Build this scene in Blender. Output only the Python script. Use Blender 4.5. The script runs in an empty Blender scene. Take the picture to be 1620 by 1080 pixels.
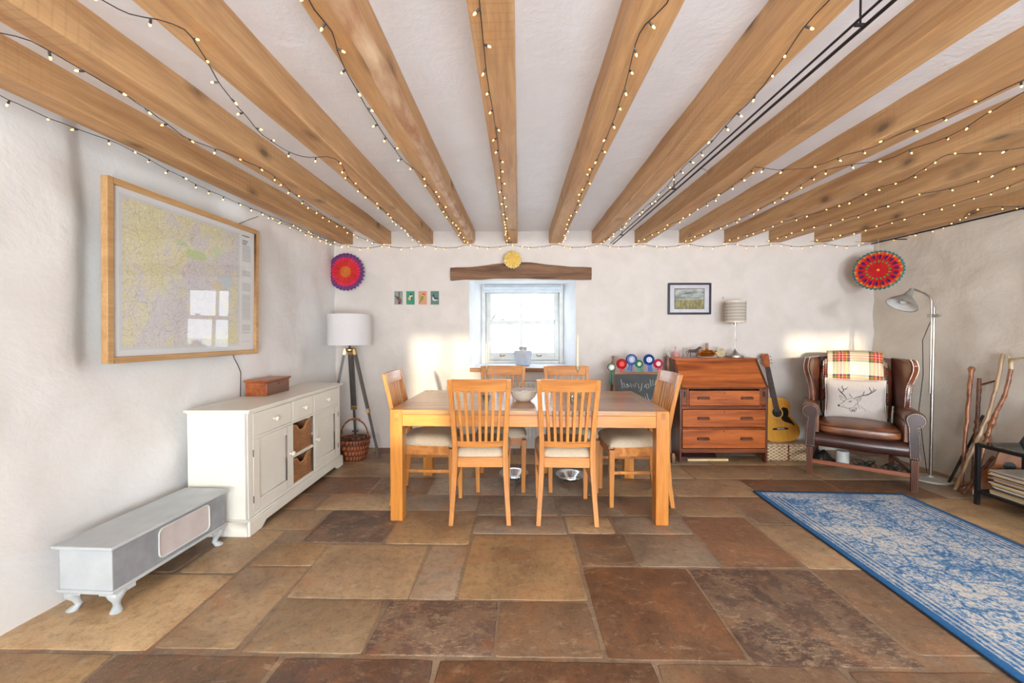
# A cottage dining room: beams, flagstones, oak table.
import bpy, bmesh, math, random
from mathutils import Vector, Matrix, Euler, noise
R = math.radians
PI = math.pi
random.seed(7)
C = bpy.context.scene.collection

# ------------------------------------------------------------------ mesh helpers
class MB:
    def __init__(s):
        s.v = []; s.f = []; s.m = []
    def add(s, vs, fs, mi=0, M=None):
        o = len(s.v)
        for p in vs:
            p = Vector(p)
            if M is not None: p = M @ p
            s.v.append(tuple(p))
        for f in fs:
            s.f.append(tuple(i + o for i in f)); s.m.append(mi)
        return s
    def box(s, x0, x1, y0, y1, z0, z1, mi=0, M=None):
        vs = [(x0,y0,z0),(x1,y0,z0),(x1,y1,z0),(x0,y1,z0),(x0,y0,z1),(x1,y0,z1),(x1,y1,z1),(x0,y1,z1)]
        fs = [(0,3,2,1),(4,5,6,7),(0,1,5,4),(1,2,6,5),(2,3,7,6),(3,0,4,7)]
        return s.add(vs, fs, mi, M)
    def loft(s, rings, mi=0, M=None, caps=True, closed=True):
        n = len(rings[0]); vs = [p for r in rings for p in r]; fs = []
        for i in range(len(rings)-1):
            for j in range(n if closed else n-1):
                k = (j+1) % n
                fs.append((i*n+j, i*n+k, (i+1)*n+k, (i+1)*n+j))
        if caps:
            fs.append(tuple(reversed(range(n)))); fs.append(tuple((len(rings)-1)*n+j for j in range(n)))
        return s.add(vs, fs, mi, M)
    def tube(s, pts, r, n=8, mi=0, closed=False, M=None, squash=1.0):
        pts = [Vector(p) for p in pts]; N = len(pts)
        rs = list(r) if hasattr(r, '__len__') else [r]*N
        T = []
        for i in range(N):
            a = pts[(i-1) % N] if (closed or i > 0) else pts[i]
            b = pts[(i+1) % N] if (closed or i < N-1) else pts[i]
            T.append((b-a).normalized())
        up = Vector((0,0,1)) if abs(T[0].z) < .9 else Vector((1,0,0))
        u = (up - T[0]*up.dot(T[0])).normalized(); rings = []
        for i in range(N):
            u = (u - T[i]*u.dot(T[i]))
            u = u.normalized() if u.length > 1e-6 else T[i].orthogonal().normalized()
            w = T[i].cross(u)
            rings.append([pts[i] + (u*math.cos(2*PI*j/n)*squash + w*math.sin(2*PI*j/n))*rs[i] for j in range(n)])
        if closed: rings.append(rings[0])
        return s.loft(rings, mi, M, caps=not closed)
    def sweepz(s, pts, w, d, mi=0, M=None):
        # upright rectangular post whose section stays level
        ws = w if hasattr(w,'__len__') else [w]*len(pts); ds = d if hasattr(d,'__len__') else [d]*len(pts)
        rings = [[(x-a/2,y-b/2,z),(x+a/2,y-b/2,z),(x+a/2,y+b/2,z),(x-a/2,y+b/2,z)] for (x,y,z),a,b in zip(pts,ws,ds)]
        return s.loft(rings, mi, M)
    def bar(s, p, q, w, h, mi=0, up=(0,0,1), M=None):
        p = Vector(p); q = Vector(q); t = (q-p).normalized(); up = Vector(up)
        a = t.cross(up)
        if a.length < 1e-4: a = t.cross(Vector((1,0,0)))
        a.normalize(); b = a.cross(t).normalized()
        rings = [[c - a*w/2 - b*h/2, c + a*w/2 - b*h/2, c + a*w/2 + b*h/2, c - a*w/2 + b*h/2] for c in (p, q)]
        return s.loft(rings, mi, M)
    def lathe(s, prof, n=32, c=(0,0,0), mi=0, M=None):
        rings = [[(c[0]+r*math.cos(2*PI*j/n), c[1]+r*math.sin(2*PI*j/n), c[2]+z) for j in range(n)] for r, z in prof]
        return s.loft(rings, mi, M, caps=False)
    def prism(s, poly, z0, z1, mi=0, M=None):
        return s.loft([[(x,y,z0) for x,y in poly],[(x,y,z1) for x,y in poly]], mi, M)
    def grid(s, fn, nu, nv, mi=0, M=None, skip=None):
        vs = [fn(i/nu, j/nv) for j in range(nv+1) for i in range(nu+1)]; fs = []
        for j in range(nv):
            for i in range(nu):
                if skip and skip(i, j): continue
                a = j*(nu+1)+i; fs.append((a, a+1, a+nu+2, a+nu+1))
        return s.add(vs, fs, mi, M)
    def ball(s, c, r, n=10, mi=0, sz=1.0, M=None):
        k = n//2
        return s.lathe([(max(r*math.sin(PI*i/k),1e-5), -r*sz*math.cos(PI*i/k)) for i in range(k+1)], n, c, mi, M)
    def build(s, name, mats, parent=None, bevel=0, sub=0, smooth=38, seg=2, solid=0, weld=True):
        me = bpy.data.meshes.new(name); me.from_pydata(s.v, [], s.f)
        if not isinstance(mats, (list, tuple)): mats = [mats]
        for m in mats: me.materials.append(m)
        me.polygons.foreach_set('material_index', s.m)
        bm = bmesh.new(); bm.from_mesh(me)
        if weld: bmesh.ops.remove_doubles(bm, verts=bm.verts, dist=2e-5)
        bad = [f for f in bm.faces if f.calc_area() < 1e-12]
        if bad: bmesh.ops.delete(bm, geom=bad, context='FACES')
        if not solid: bmesh.ops.recalc_face_normals(bm, faces=bm.faces)
        for f in bm.faces: f.smooth = True
        ca = R(smooth)
        for e in bm.edges:
            if len(e.link_faces) == 2 and e.calc_face_angle(0) > ca: e.smooth = False
        bm.to_mesh(me); bm.free(); me.update()
        o = bpy.data.objects.new(name, me); C.objects.link(o)
        if parent is not None: o.parent = parent
        if solid:
            d = o.modifiers.new('solid','SOLIDIFY'); d.thickness = solid; d.offset = 0
        if bevel:
            b = o.modifiers.new('bevel','BEVEL'); b.width = bevel; b.segments = seg; b.limit_method = 'ANGLE'; b.angle_limit = R(35)
        if sub:
            b = o.modifiers.new('sub','SUBSURF'); b.levels = sub; b.render_levels = sub
        return o

def tag(o, label=None, cat=None, group=None, kind=None):
    if label: o['label'] = label
    if cat: o['category'] = cat
    if group: o['group'] = group
    if kind: o['kind'] = kind
    return o
def thing(name, label, cat, loc=(0,0,0), rz=0, group=None, rot=None):
    o = bpy.data.objects.new(name, None); C.objects.link(o)
    o.location = loc; o.rotation_euler = rot if rot else (0,0,rz); o.empty_display_size = .05
    return tag(o, label, cat, group)
def copy_tree(o, parent=None):
    c = o.copy(); C.objects.link(c)
    if parent is not None: c.parent = parent
    for ch in list(o.children): copy_tree(ch, c)
    return c
def fb(x, y, z, oct=3):
    a = 1; t = 0
    for i in range(oct):
        t += a*noise.noise(Vector((x,y,z))*(2**i)); a *= .5
    return t

# ------------------------------------------------------------------ materials
def lin(c):
    return tuple(((v/255)/12.92 if v/255 <= .04045 else ((v/255+.055)/1.055)**2.4) for v in c[:3]) + (1,)
class NT:
    def __init__(s, name):
        s.mat = bpy.data.materials.new(name); s.mat.use_nodes = True
        s.t = s.mat.node_tree; s.t.nodes.clear(); s.out = s.n('ShaderNodeOutputMaterial')
    def n(s, typ, **kw):
        o = s.t.nodes.new(typ)
        for k, v in kw.items(): setattr(o, k, v)
        return o
    def l(s, a, b): s.t.links.new(a, b)
    def bsdf(s, **kw):
        b = s.n('ShaderNodeBsdfPrincipled'); s.l(b.outputs[0], s.out.inputs[0]); s.b = b
        for k, v in kw.items(): b.inputs[k].default_value = v
        return b
    def coord(s, scale=(1,1,1), kind='Object', rot=(0,0,0)):
        tc = s.n('ShaderNodeTexCoord'); mp = s.n('ShaderNodeMapping')
        mp.inputs['Scale'].default_value = scale; mp.inputs['Rotation'].default_value = rot
        s.l(tc.outputs[kind], mp.inputs[0]); return mp.outputs[0]
    def noise(s, vec, scale, detail=6, rough=.55, dist=0):
        x = s.n('ShaderNodeTexNoise'); x.inputs['Scale'].default_value = scale; x.inputs['Detail'].default_value = detail
        x.inputs['Roughness'].default_value = rough; x.inputs['Distortion'].default_value = dist
        s.l(vec, x.inputs['Vector']); return x.outputs['Fac']
    def ramp(s, fac, stops, interp='LINEAR'):
        r = s.n('ShaderNodeValToRGB'); e = r.color_ramp; e.interpolation = interp
        e.elements.remove(e.elements[1]); e.elements[0].position = stops[0][0]
        for k, (p, c) in enumerate(stops):
            el = e.elements[0] if k == 0 else e.elements.new(p)
            el.color = c if len(c) == 4 and max(c) <= 1 and not isinstance(c[0], int) else lin(c)
        s.l(fac, r.inputs[0]); return r.outputs[0]
    def mix(s, fac, a, b, mode='MIX'):
        m = s.n('ShaderNodeMix', data_type='RGBA', blend_type=mode)
        for sock, v in ((m.inputs[0], fac), (m.inputs[6], a), (m.inputs[7], b)):
            if hasattr(v, 'links') or isinstance(v, bpy.types.NodeSocket): s.l(v, sock)
            else: sock.default_value = v
        return m.outputs[2]
    def math(s, op, a, b=0, c=0):
        m = s.n('ShaderNodeMath', operation=op)
        for sock, v in zip(m.inputs, (a, b, c)):
            if isinstance(v, bpy.types.NodeSocket): s.l(v, sock)
            else: sock.default_value = v
        return m.outputs[0]
    def bump(s, h, strength=.3, dist=.01):
        b = s.n('ShaderNodeBump'); b.inputs['Strength'].default_value = strength; b.inputs['Distance'].default_value = dist
        s.l(h, b.inputs['Height']); s.l(b.outputs[0], s.b.inputs['Normal']); return b

def W(v): v = float(v); return (v, v, v, 1.0)
def plain(name, col, rough=.5, metal=0, col2=None, scale=12, bump=0, stretch=(1,1,1), coat=0, **kw):
    t = NT(name); t.bsdf(Roughness=rough, Metallic=metal); b = t.b
    b.inputs['Coat Weight'].default_value = coat; b.inputs['Coat Roughness'].default_value = .15
    for k, v in kw.items(): b.inputs[k.replace('_',' ')].default_value = v
    f = t.noise(t.coord(stretch), scale)
    c2 = col2 or tuple(v*.93 for v in col)
    t.l(t.ramp(f, [(.3, lin(c2)), (.7, lin(col))]), b.inputs['Base Color'])
    if bump: t.bump(f, bump, .004)
    return t.mat
def wood(name, c1, c2, axis='x', rough=.45, grain=1.0, knots=False, coat=0, bands=0, dark=None):
    t = NT(name); t.bsdf(Roughness=rough); t.b.inputs['Coat Weight'].default_value = coat; t.b.inputs['Coat Roughness'].default_value = .2
    sc = {'x':(.07,1,1),'y':(1,.07,1),'z':(1,1,.07)}[axis]
    v = t.coord(sc)
    big = t.noise(v, 9*grain, 3, .5, 1.2)
    fine = t.noise(v, 90*grain, 4, .6, .3)
    col = t.ramp(big, [(.3, lin(c2)), (.62, lin(c1))])
    g = t.ramp(fine, [(.35, W(.78)), (.6, W(1.0))])
    col = t.mix(.8, col, g, 'MULTIPLY')
    if bands:   # board-to-board variation across the top
        sx = t.n('ShaderNodeSeparateXYZ'); t.l(t.coord(), sx.inputs[0])
        row = t.math('FLOOR', t.math('MULTIPLY', sx.outputs[1], 1/.075)); seg = t.math('FLOOR', t.math('ADD', t.math('MULTIPLY', sx.outputs[0], 1/.38), t.math('MULTIPLY', row, .37)))
        cb = t.n('ShaderNodeCombineXYZ'); t.l(row, cb.inputs[0]); t.l(seg, cb.inputs[1])
        wn = t.n('ShaderNodeTexWhiteNoise', noise_dimensions='2D'); t.l(cb.outputs[0], wn.inputs['Vector'])
        col = t.mix(1, col, t.ramp(wn.outputs[0], [(0, W(.8)), (1, W(1.0))]), 'MULTIPLY')
    h = fine
    if knots:
        kv = t.coord({'x':(.55,1,1),'y':(1,.55,1),'z':(1,1,.55)}[axis])
        vo = t.n('ShaderNodeTexVoronoi'); vo.inputs['Scale'].default_value = 5.2; vo.inputs['Randomness'].default_value = 1; t.l(kv, vo.inputs['Vector'])
        kn = t.noise(kv, 30, 2)
        d = t.math('ADD', vo.outputs['Distance'], t.math('MULTIPLY', kn, .05))
        halo = t.ramp(d, [(.09, W(.22)), (.14, W(.6)), (.27, W(1.0))])
        col = t.mix(.85, col, halo, 'MULTIPLY')
        saw = t.n('ShaderNodeTexWave', wave_type='BANDS', bands_direction='Y'); saw.inputs['Scale'].default_value = 9; saw.inputs['Distortion'].default_value = 1.5; saw.inputs['Detail'].default_value = 2
        t.l(t.coord(), saw.inputs['Vector'])
        patch = t.ramp(t.noise(t.coord(), 1.4, 2), [(.5, W(0)), (.62, W(1))])
        sw = t.ramp(saw.outputs['Fac'], [(.0, W(.8)), (.18, W(1))])
        col = t.mix(t.math('MULTIPLY', patch, .5), col, t.mix(1, col, sw, 'MULTIPLY'))
        h = saw.outputs['Fac']
    t.l(col, t.b.inputs['Base Color'])
    t.bump(fine, .12, .002)
    return t.mat

M = {}
def plaster(name, col, col2, s1=3.5, s2=22, st=.5, rough=.75):
    t = NT(name); t.bsdf(Roughness=rough); v = t.coord()
    a = t.noise(v, s1, 8, .6, .4); b = t.noise(v, s2, 5, .6, .6)
    t.l(t.ramp(a, [(.35, lin(col2)), (.65, lin(col))]), t.b.inputs['Base Color'])
    t.bump(t.math('ADD', a, t.math('MULTIPLY', b, .25)), st, .03)
    return t.mat
M['plaster_back'] = plaster('smooth lime plaster', (224,217,212), (216,209,202), 5, 30, .16)
M['plaster_left'] = plaster('rough white lime wash', (238,238,238), (232,231,229), 1.8, 8, .45)
M['plaster_right'] = plaster('rough stone lime wash', (230,223,211), (216,207,193), 2.2, 9, .55)
M['plaster_ceiling'] = plaster('ceiling plaster', (244,246,251), (240,242,248), 6, 26, .28, .42)
M['reveal'] = plaster('reveal plaster', (238,240,244), (230,233,238), 5, 20, .25)
M['beam'] = wood('pine beam', (216,172,122), (188,140,92), 'y', .55, 1.0, knots=True)
M['sapwood'] = plain('pale sapwood', (226,196,160), .45, 0, (168,112,72), 14, .3, (1,.4,1))
M['lintel'] = wood('old oak lintel', (150,112,84), (98,68,50), 'x', .75, 1.3)
M['sill_wood'] = wood('sill oak', (178,130,86), (128,86,54), 'x', .6)
M['oak_x'] = wood('orange oak x', (222,148,66), (190,116,46), 'x', .35, 1, coat=.25)
M['oak_y'] = wood('orange oak y', (222,148,66), (190,116,46), 'y', .35, 1, coat=.25)
M['oak_z'] = wood('orange oak z', (224,150,66), (192,118,46), 'z', .35, 1, coat=.25)
M['oak_top'] = wood('oak table top', (204,150,92), (166,112,62), 'x', .3, 1, bands=1, coat=.3)
M['chair_x'] = wood('chair wood x', (214,144,74), (178,108,50), 'x', .33, 1.2, coat=.3)
M['chair_z'] = wood('chair wood z', (216,148,76), (180,110,50), 'z', .33, 1.2, coat=.3)
M['seat'] = plain('beige seat fabric', (206,188,162), .85, 0, (194,176,150), 60, .25)
M['cream'] = plain('cream paint', (244,242,231), .38, 0, (240,237,226), 6)
M['cream_knob'] = plain('cream knob', (240,234,216), .3)
M['gap'] = plain('shadow gap', (60,52,42), .8)
M['steel'] = plain('brushed steel', (190,186,180), .3, 1)
M['hinge'] = plain('hinge steel', (130,126,120), .4, 1)
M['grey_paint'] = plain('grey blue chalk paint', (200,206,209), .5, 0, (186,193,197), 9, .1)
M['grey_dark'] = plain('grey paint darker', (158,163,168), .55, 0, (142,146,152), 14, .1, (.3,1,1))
M['pale_panel'] = plain('pale panel', (214,206,204), .6)
def wicker(name, c1, c2, c3, sx=70, sy=40, kind='Object', diag=False):
    t = NT(name); t.bsdf(Roughness=.6); v = t.coord((1,1,1))
    sp = t.n('ShaderNodeSeparateXYZ'); t.l(v, sp.inputs[0])
    u = t.math('ADD', sp.outputs[0], sp.outputs[1])
    a = t.math('SINE', t.math('MULTIPLY', u, sx)); row = t.math('FLOOR', t.math('MULTIPLY', sp.outputs[2], sy*2/PI/2))
    ph = t.math('MULTIPLY', t.math('MODULO', row, 2.0), PI)
    a = t.math('SINE', t.math('ADD', t.math('MULTIPLY', u, sx), ph)); b = t.math('ABSOLUTE', t.math('SINE', t.math('MULTIPLY', sp.outputs[2], sy)))
    h = t.math('MULTIPLY', b, t.math('ADD', t.math('MULTIPLY', a, .5), .6))
    n = t.noise(v, 40, 3)
    col = t.ramp(t.math('ADD', h, t.math('MULTIPLY', n, .3)), [(.15, lin(c3)), (.5, lin(c2)), (1.0, lin(c1))])
    t.l(col, t.b.inputs['Base Color']); t.bump(h, .8, .006)
    return t.mat
M['wicker'] = wicker('honey wicker', (222,168,116), (190,128,78), (104,58,32), 300, 330)
M['wicker_rim'] = plain('wicker rim', (204,150,98), .55, 0, (160,104,60), 80, .4)
M['wicker_red'] = wicker('red brown wicker', (176,100,60), (142,74,42), (60,30,18), 170, 60)
M['wicker_pale'] = wicker('pale wicker', (232,212,180), (206,176,136), (120,86,56), 120, 200)
M['mahogany'] = wood('mahogany box', (190,104,52), (140,66,32), 'y', .35, 1.5, coat=.3)
M['mahogany_front'] = wood('box front dark', (136,92,72), (104,64,48), 'y', .4, 1.5, coat=.2)
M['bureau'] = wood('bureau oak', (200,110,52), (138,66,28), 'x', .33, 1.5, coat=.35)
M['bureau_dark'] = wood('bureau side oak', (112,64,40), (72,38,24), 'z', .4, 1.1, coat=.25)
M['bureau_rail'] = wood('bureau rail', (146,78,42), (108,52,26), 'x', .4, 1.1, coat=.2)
M['black'] = plain('black paint', (34,32,32), .45)
M['black_metal'] = plain('dark metal', (52,50,52), .45, .6)
M['tripod_grey'] = plain('tripod dark stain', (84,78,74), .45, 0, (66,60,56), 20, 0, (1,1,.1))
M['brass'] = plain('aged brass', (188,158,110), .35, 1)
M['shade_white'] = plain('white linen shade', (226,224,226), .8, 0, (220,218,220), 90, .1)
M['map_frame'] = wood('beech frame', (206,164,112), (186,142,92), 'y', .4, 1.2)
M['white_paint'] = plain('white gloss paint', (232,233,230), .3)
M['window_paint'] = plain('window paint', (222,224,220), .35)
M['blind'] = plain('blind fabric', (214,224,232), .7)
def emis(name, col, st):
    t = NT(name); e = t.n('ShaderNodeEmission'); e.inputs[0].default_value = lin(col); e.inputs[1].default_value = st; t.l(e.outputs[0], t.out.inputs[0]); return t.mat
M['bulb'] = emis('fairy bulb glow', (255,180,84), 10)
M['wire'] = plain('green black wire', (40,42,42), .5)
M['holder'] = plain('bulb holder', (58,58,60), .4)
def glass(name, tint=(255,255,255), ior=1.5, rough=0.0):
    t = NT(name); tr = t.n('ShaderNodeBsdfTransparent'); tr.inputs[0].default_value = lin(tint)
    g = t.n('ShaderNodeBsdfGlossy'); g.inputs['Roughness'].default_value = rough
    lw_ = t.n('ShaderNodeLayerWeight'); lw_.inputs[0].default_value = .5; r0 = ((ior-1)/(ior+1))**2
    f = t.math('ADD', t.math('MULTIPLY', t.math('POWER', lw_.outputs['Facing'], 4.5), .6), r0*.55); m = t.n('ShaderNodeMixShader')
    t.l(f, m.inputs[0]); t.l(tr.outputs[0], m.inputs[1]); t.l(g.outputs[0], m.inputs[2]); t.l(m.outputs[0], t.out.inputs[0]); return t.mat
M['pane'] = glass('window glass')
M['picture_glass'] = glass('picture glass', (255,255,255), 1.7)
M['glass_table'] = glass('shelf glass', (206,220,218), 1.6)
M['clear'] = glass('clear glass', (238,242,242), 1.6, .02)
M['wax'] = plain('ivory wax', (240,232,206), .5)
M['ceramic'] = plain('cream ceramic', (232,222,206), .3, coat=.3)
M['ceramic_white'] = plain('white ceramic', (236,240,240), .3)
M['chrome'] = plain('polished steel', (214,216,220), .12, 1)
M['leather'] = plain('brown leather', (116,66,44), .34, 0, (72,38,26), 7, .15, coat=.35)
M['leather_dark'] = plain('dark leather', (70,38,30), .32, 0, (48,24,20), 8, .1, coat=.15)
M['leather_tan'] = plain('tan worn leather', (150,94,58), .36, 0, (92,52,34), 6, .15, coat=.3)
M['nail'] = plain('nail heads', (226,216,204), .3, .7)
M['cushion'] = plain('linen cushion', (206,198,192), .85, 0, (196,187,180), 90, .2)
M['ink'] = plain('charcoal print', (66,60,60), .9)
M['stone_grey'] = plain('grey enamel', (150,146,138), .4)
M['stick_a'] = plain('hazel bark', (190,122,78), .35, 0, (92,50,30), 40, .9, (1,1,.35), coat=.4)
M['stick_b'] = plain('dark bark', (146,92,62), .4, 0, (58,34,24), 40, .9, (1,1,.4), coat=.3)
M['stick_c'] = plain('pale bark', (206,176,138), .4, 0, (150,112,76), 20, .4, (1,1,.3), coat=.3)
M['antler'] = plain('antler', (226,208,170), .5, 0, (180,150,110), 20, .3)
# ================================================================== THE ROOM
YB, XL, XR, YR = 4.35, -2.03, 3.80, -2.3          # back wall, left wall (at the back), right wall, rear wall
def beam_z(y): return 2.236 - .0206*(YB-y)        # underside of the beams
def ceil_z(y): return 2.372 - .0206*(YB-y)
def lwall(y): return XL - .045*(YB-y)

# ---- flagstone floor
M_floor = None
def floor_mat():
    t = NT('flagstone'); t.bsdf(Roughness=.5)
    at = t.n('ShaderNodeAttribute', attribute_name='stone'); al = t.n('ShaderNodeAttribute', attribute_name='lichen')
    v = t.coord()
    a = t.noise(v, 2.6, 8, .62, .8); b = t.noise(v, 24, 8, .7); c = t.noise(v, 120, 3, .6); bl = t.noise(v, 7, 6, .65, .6)
    col = t.mix(1, at.outputs['Color'], t.ramp(a, [(.28, lin((178,168,162))), (.5, lin((228,224,220))), (.72, lin((255,250,240)))]), 'MULTIPLY')
    col = t.mix(.75, col, t.ramp(b, [(.3, W(.42)), (.5, W(.95)), (.75, W(1.0))]), 'MULTIPLY')
    rust = t.ramp(t.noise(v, 4.3, 5, .6, 1.0), [(.5, W(0)), (.68, W(1))])
    col = t.mix(t.math('MULTIPLY', rust, .35), col, lin((176,112,62)))
    th = t.ramp(bl, [(.5, W(0)), (.54, W(1))])
    fleck = t.math('MULTIPLY', t.ramp(t.noise(t.coord((.7,1.6,1)), 34, 8, .8), [(.50, W(0)), (.58, W(.9))]), t.ramp(t.noise(v, 3.5, 4), [(.38, W(.15)), (.55, W(1))]))
    m1 = t.math('MULTIPLY', t.math('MAXIMUM', t.math('MULTIPLY', th, .32), fleck), al.outputs['Fac'])
    col = t.mix(m1, col, lin((176,150,120)))
    spk = t.ramp(c, [(.64, W(0)), (.72, W(1))])
    col = t.mix(t.math('MULTIPLY', spk, .5), col, lin((220,200,170)))
    gr_ = t.ramp(t.noise(t.coord((1,2.2,1)), 60, 6, .8), [(.36, W(.66)), (.5, W(1)), (.68, W(1))])
    col = t.mix(.7, col, gr_, 'MULTIPLY')
    pale = t.ramp(t.noise(t.coord((1,1.8,1)), 11, 9, .75, .5), [(.55, W(0)), (.68, W(1))])
    col = t.mix(t.math('MULTIPLY', pale, .45), col, lin((206,182,150)))
    t.l(col, t.b.inputs['Base Color'])
    t.l(t.ramp(a, [(.3, W(.42)), (.7, W(.62))]), t.b.inputs['Roughness'])
    t.bump(t.math('ADD', t.math('MULTIPLY', a, 1.0), t.math('MULTIPLY', b, .35)), .45, .02)
    return t.mat
M['floor'] = floor_mat()
TAN=(200,172,136); OCH=(206,172,128); BRN=(158,130,104); DRK=(124,100,88); RED=(148,110,82); GRY=(182,164,144); SAND=(226,196,152)
stones = [
 (-1.12,-.53,1.855,2.335,TAN,.15),(-.52,-.297,1.855,2.335,GRY,.8),(-1.11,-.625,1.53,1.845,TAN,0),(-.612,-.10,1.525,1.845,DRK,1),
 (-.09,.325,1.525,1.845,BRN,.1),(-.287,.325,1.857,2.465,OCH,0),(.338,.89,1.52,2.125,RED,0),(.905,1.54,1.5,2.125,DRK,.9),
 (.338,.652,2.14,2.48,BRN,0),(.665,1.10,2.14,2.48,GRY,.2),(1.115,1.53,2.14,2.73,RED,.1),(1.13,1.57,2.745,3.07,BRN,.5),
 (-1.47,-1.133,1.545,2.10,TAN,0),(-2.4,-1.485,1.53,2.03,SAND,0),
 (-2.4,-1.58,.95,1.515,OCH,0),(-1.567,-.93,.95,1.515,BRN,0),(-.918,-.32,.95,1.51,DRK,.1),(-.308,.5,.95,1.508,RED,.1),(.513,1.2,.95,1.505,BRN,0),(1.213,1.8,.95,1.485,BRN,.1),
 (-1.47,-1.133,2.115,2.345,OCH,.1),(-1.80,-1.483,2.045,2.5,TAN,.1),(-2.4,-1.815,2.045,2.8,BRN,.1),
 (-1.80,-1.34,2.515,2.80,TAN,.2),(-1.328,-.82,2.36,2.79,DRK,.5),(-.808,-.30,2.35,2.79,OCH,0),
 (-.287,.31,2.48,2.72,GRY,.3),(.323,.62,2.495,2.73,TAN,0),(.633,1.10,2.495,2.73,GRY,.1),
 (1.555,2.12,1.56,2.12,BRN,0),(1.555,2.05,2.135,2.62,TAN,.1),(1.585,2.3,2.635,3.07,BRN,0),(2.135,3.1,1.5,2.12,TAN,0),(2.065,2.9,2.135,2.62,TAN,.1),
 (1.815,3.2,.95,1.545,TAN,0),(2.315,3.0,2.635,3.07,TAN,0),(3.015,4.0,2.3,3.07,SAND,.1),(3.115,4.0,1.5,2.285,TAN,0),(2.915,3.0,2.135,2.62,TAN,0),
 (-.287,.28,2.735,3.07,GRY,.1),(.293,.74,2.745,3.07,GRY,0),(.753,1.117,2.745,3.07,BRN,.1),(-.87,-.30,2.805,3.07,GRY,.2),(-1.46,-.883,2.805,3.07,TAN,.2),(-2.4,-1.473,2.815,3.07,BRN,.1)]
rnd = random.Random(11)
for y0, y1 in ((3.083,3.45),(3.463,3.82),(3.833,4.12),(4.133,4.6)):
    x = -2.4
    while x < 4.1:
        w = rnd.uniform(.38,.85)
        stones.append((x, min(x+w,4.12), y0, y1, rnd.choice([TAN,GRY,BRN,TAN,RED,OCH]), rnd.choice([0,0,.2,.5]))); x += w+.013
for y0, y1 in ((-2.4,-1.8),(-1.787,-1.1),(-1.087,-.45),(-.437,.3),(.313,.937)):
    x = -2.6
    while x < 4.1:
        w = rnd.uniform(.5,1.0)
        stones.append((x, min(x+w,4.12), y0, y1, rnd.choice([TAN,GRY,BRN,RED,OCH]), rnd.choice([0,0,.3]))); x += w+.013
def build_floor():
    bm = bmesh.new(); cl = bm.loops.layers.float_color.new('stone'); ll = bm.loops.layers.float_color.new('lichen')
    def face(pts, col, li):
        f = bm.faces.new([bm.verts.new(p) for p in pts]); f.smooth = True
        for lp in f.loops: lp[cl] = col; lp[ll] = (li, li, li, 1)
        return f
    mort = lin((164,144,122))
    face([(-3,-2.5,-.0024),(4.2,-2.5,-.0024),(4.2,4.7,-.0024),(-3,4.7,-.0024)], mort, .15)
    for k, (x0,x1,y0,y1,c,li) in enumerate(stones):
        if x1-x0 < .12: continue
        j = rnd.uniform(.9,1.08); col = lin(tuple(min(255,v*j) for v in c))
        n = 9; ring = []; g = .0015; sk = [rnd.uniform(-.010,.010) for _ in range(4)]
        cs = [(x0+g+sk[0],y0+g),(x1-g+sk[1],y0+g),(x1-g+sk[2],y1-g),(x0+g+sk[3],y1-g)]
        for e in range(4):
            a, b = cs[e], cs[(e+1)%4]
            for i in range(n):
                t = i/n; px = a[0]+(b[0]-a[0])*t; py = a[1]+(b[1]-a[1])*t
                w = .0045*noise.noise(Vector((px*11,py*11,k)))
                # round the corners a little
                q = min(t, 1-t); cut = .005*max(0, 1-q*9)
                cx, cy = (x0+x1)/2, (y0+y1)/2; d = Vector((cx-px, cy-py)).normalized()
                ring.append(Vector((px+d.x*(cut+w), py+d.y*(cut+w), 0)))
        tops = []; N = len(ring); cen = Vector(((x0+x1)/2,(y0+y1)/2,0))
        lift = rnd.uniform(-.0006,.0006)
        r0 = [bm.verts.new((p.x,p.y,-.005)) for p in ring]
        r1 = [bm.verts.new((p.x,p.y,-.0015+lift)) for p in ring]
        r2 = []
        for p in ring:
            d = (cen-p).normalized()*.006; r2.append(bm.verts.new((p.x+d.x,p.y+d.y,-.0003+lift)))
        fs = []
        for i in range(N):
            j2 = (i+1)%N
            fs.append(bm.faces.new((r0[i],r0[j2],r1[j2],r1[i]))); fs.append(bm.faces.new((r1[i],r1[j2],r2[j2],r2[i])))
        fs.append(bm.faces.new(r2))
        for f in fs:
            f.smooth = True
            for lp in f.loops: lp[cl] = col; lp[ll] = (li,li,li,1)
    bmesh.ops.recalc_face_normals(bm, faces=bm.faces)
    me = bpy.data.meshes.new('floor'); bm.to_mesh(me); bm.free(); me.materials.append(M['floor'])
    o = bpy.data.objects.new('floor', me); C.objects.link(o); tag(o, kind='structure'); return o
build_floor()

# ---- back wall with the deep window opening
WX0, WX1, WZ0, WZ1 = -.545, .617, .885, 1.838      # opening at the wall face
FX0, FX1, FZ0, FZ1 = -.445, .527, .905, 1.838      # opening at the sash
def axis(lo, hi, step, marks):
    pts = sorted(set([lo, hi] + list(marks))); out = []
    for a, b in zip(pts, pts[1:]):
        n = max(1, round((b-a)/step)); out += [a+(b-a)*i/n for i in range(n)]
    return out + [hi]
def lattice(mb, us, vs, fn, skip=None, mi=0):
    nu = len(us); verts = [fn(u, v) for v in vs for u in us]; fs = []
    for j in range(len(vs)-1):
        for i in range(nu-1):
            if skip and skip((us[i]+us[i+1])/2, (vs[j]+vs[j+1])/2): continue
            a = j*nu+i; fs.append((a,a+1,a+nu+1,a+nu))
    mb.add(verts, fs, mi)
m = MB()
xs = axis(-2.1, 3.95, .05, (WX0, WX1)); zs = axis(-.02, 2.45, .05, (WZ0, WZ1))
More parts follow.
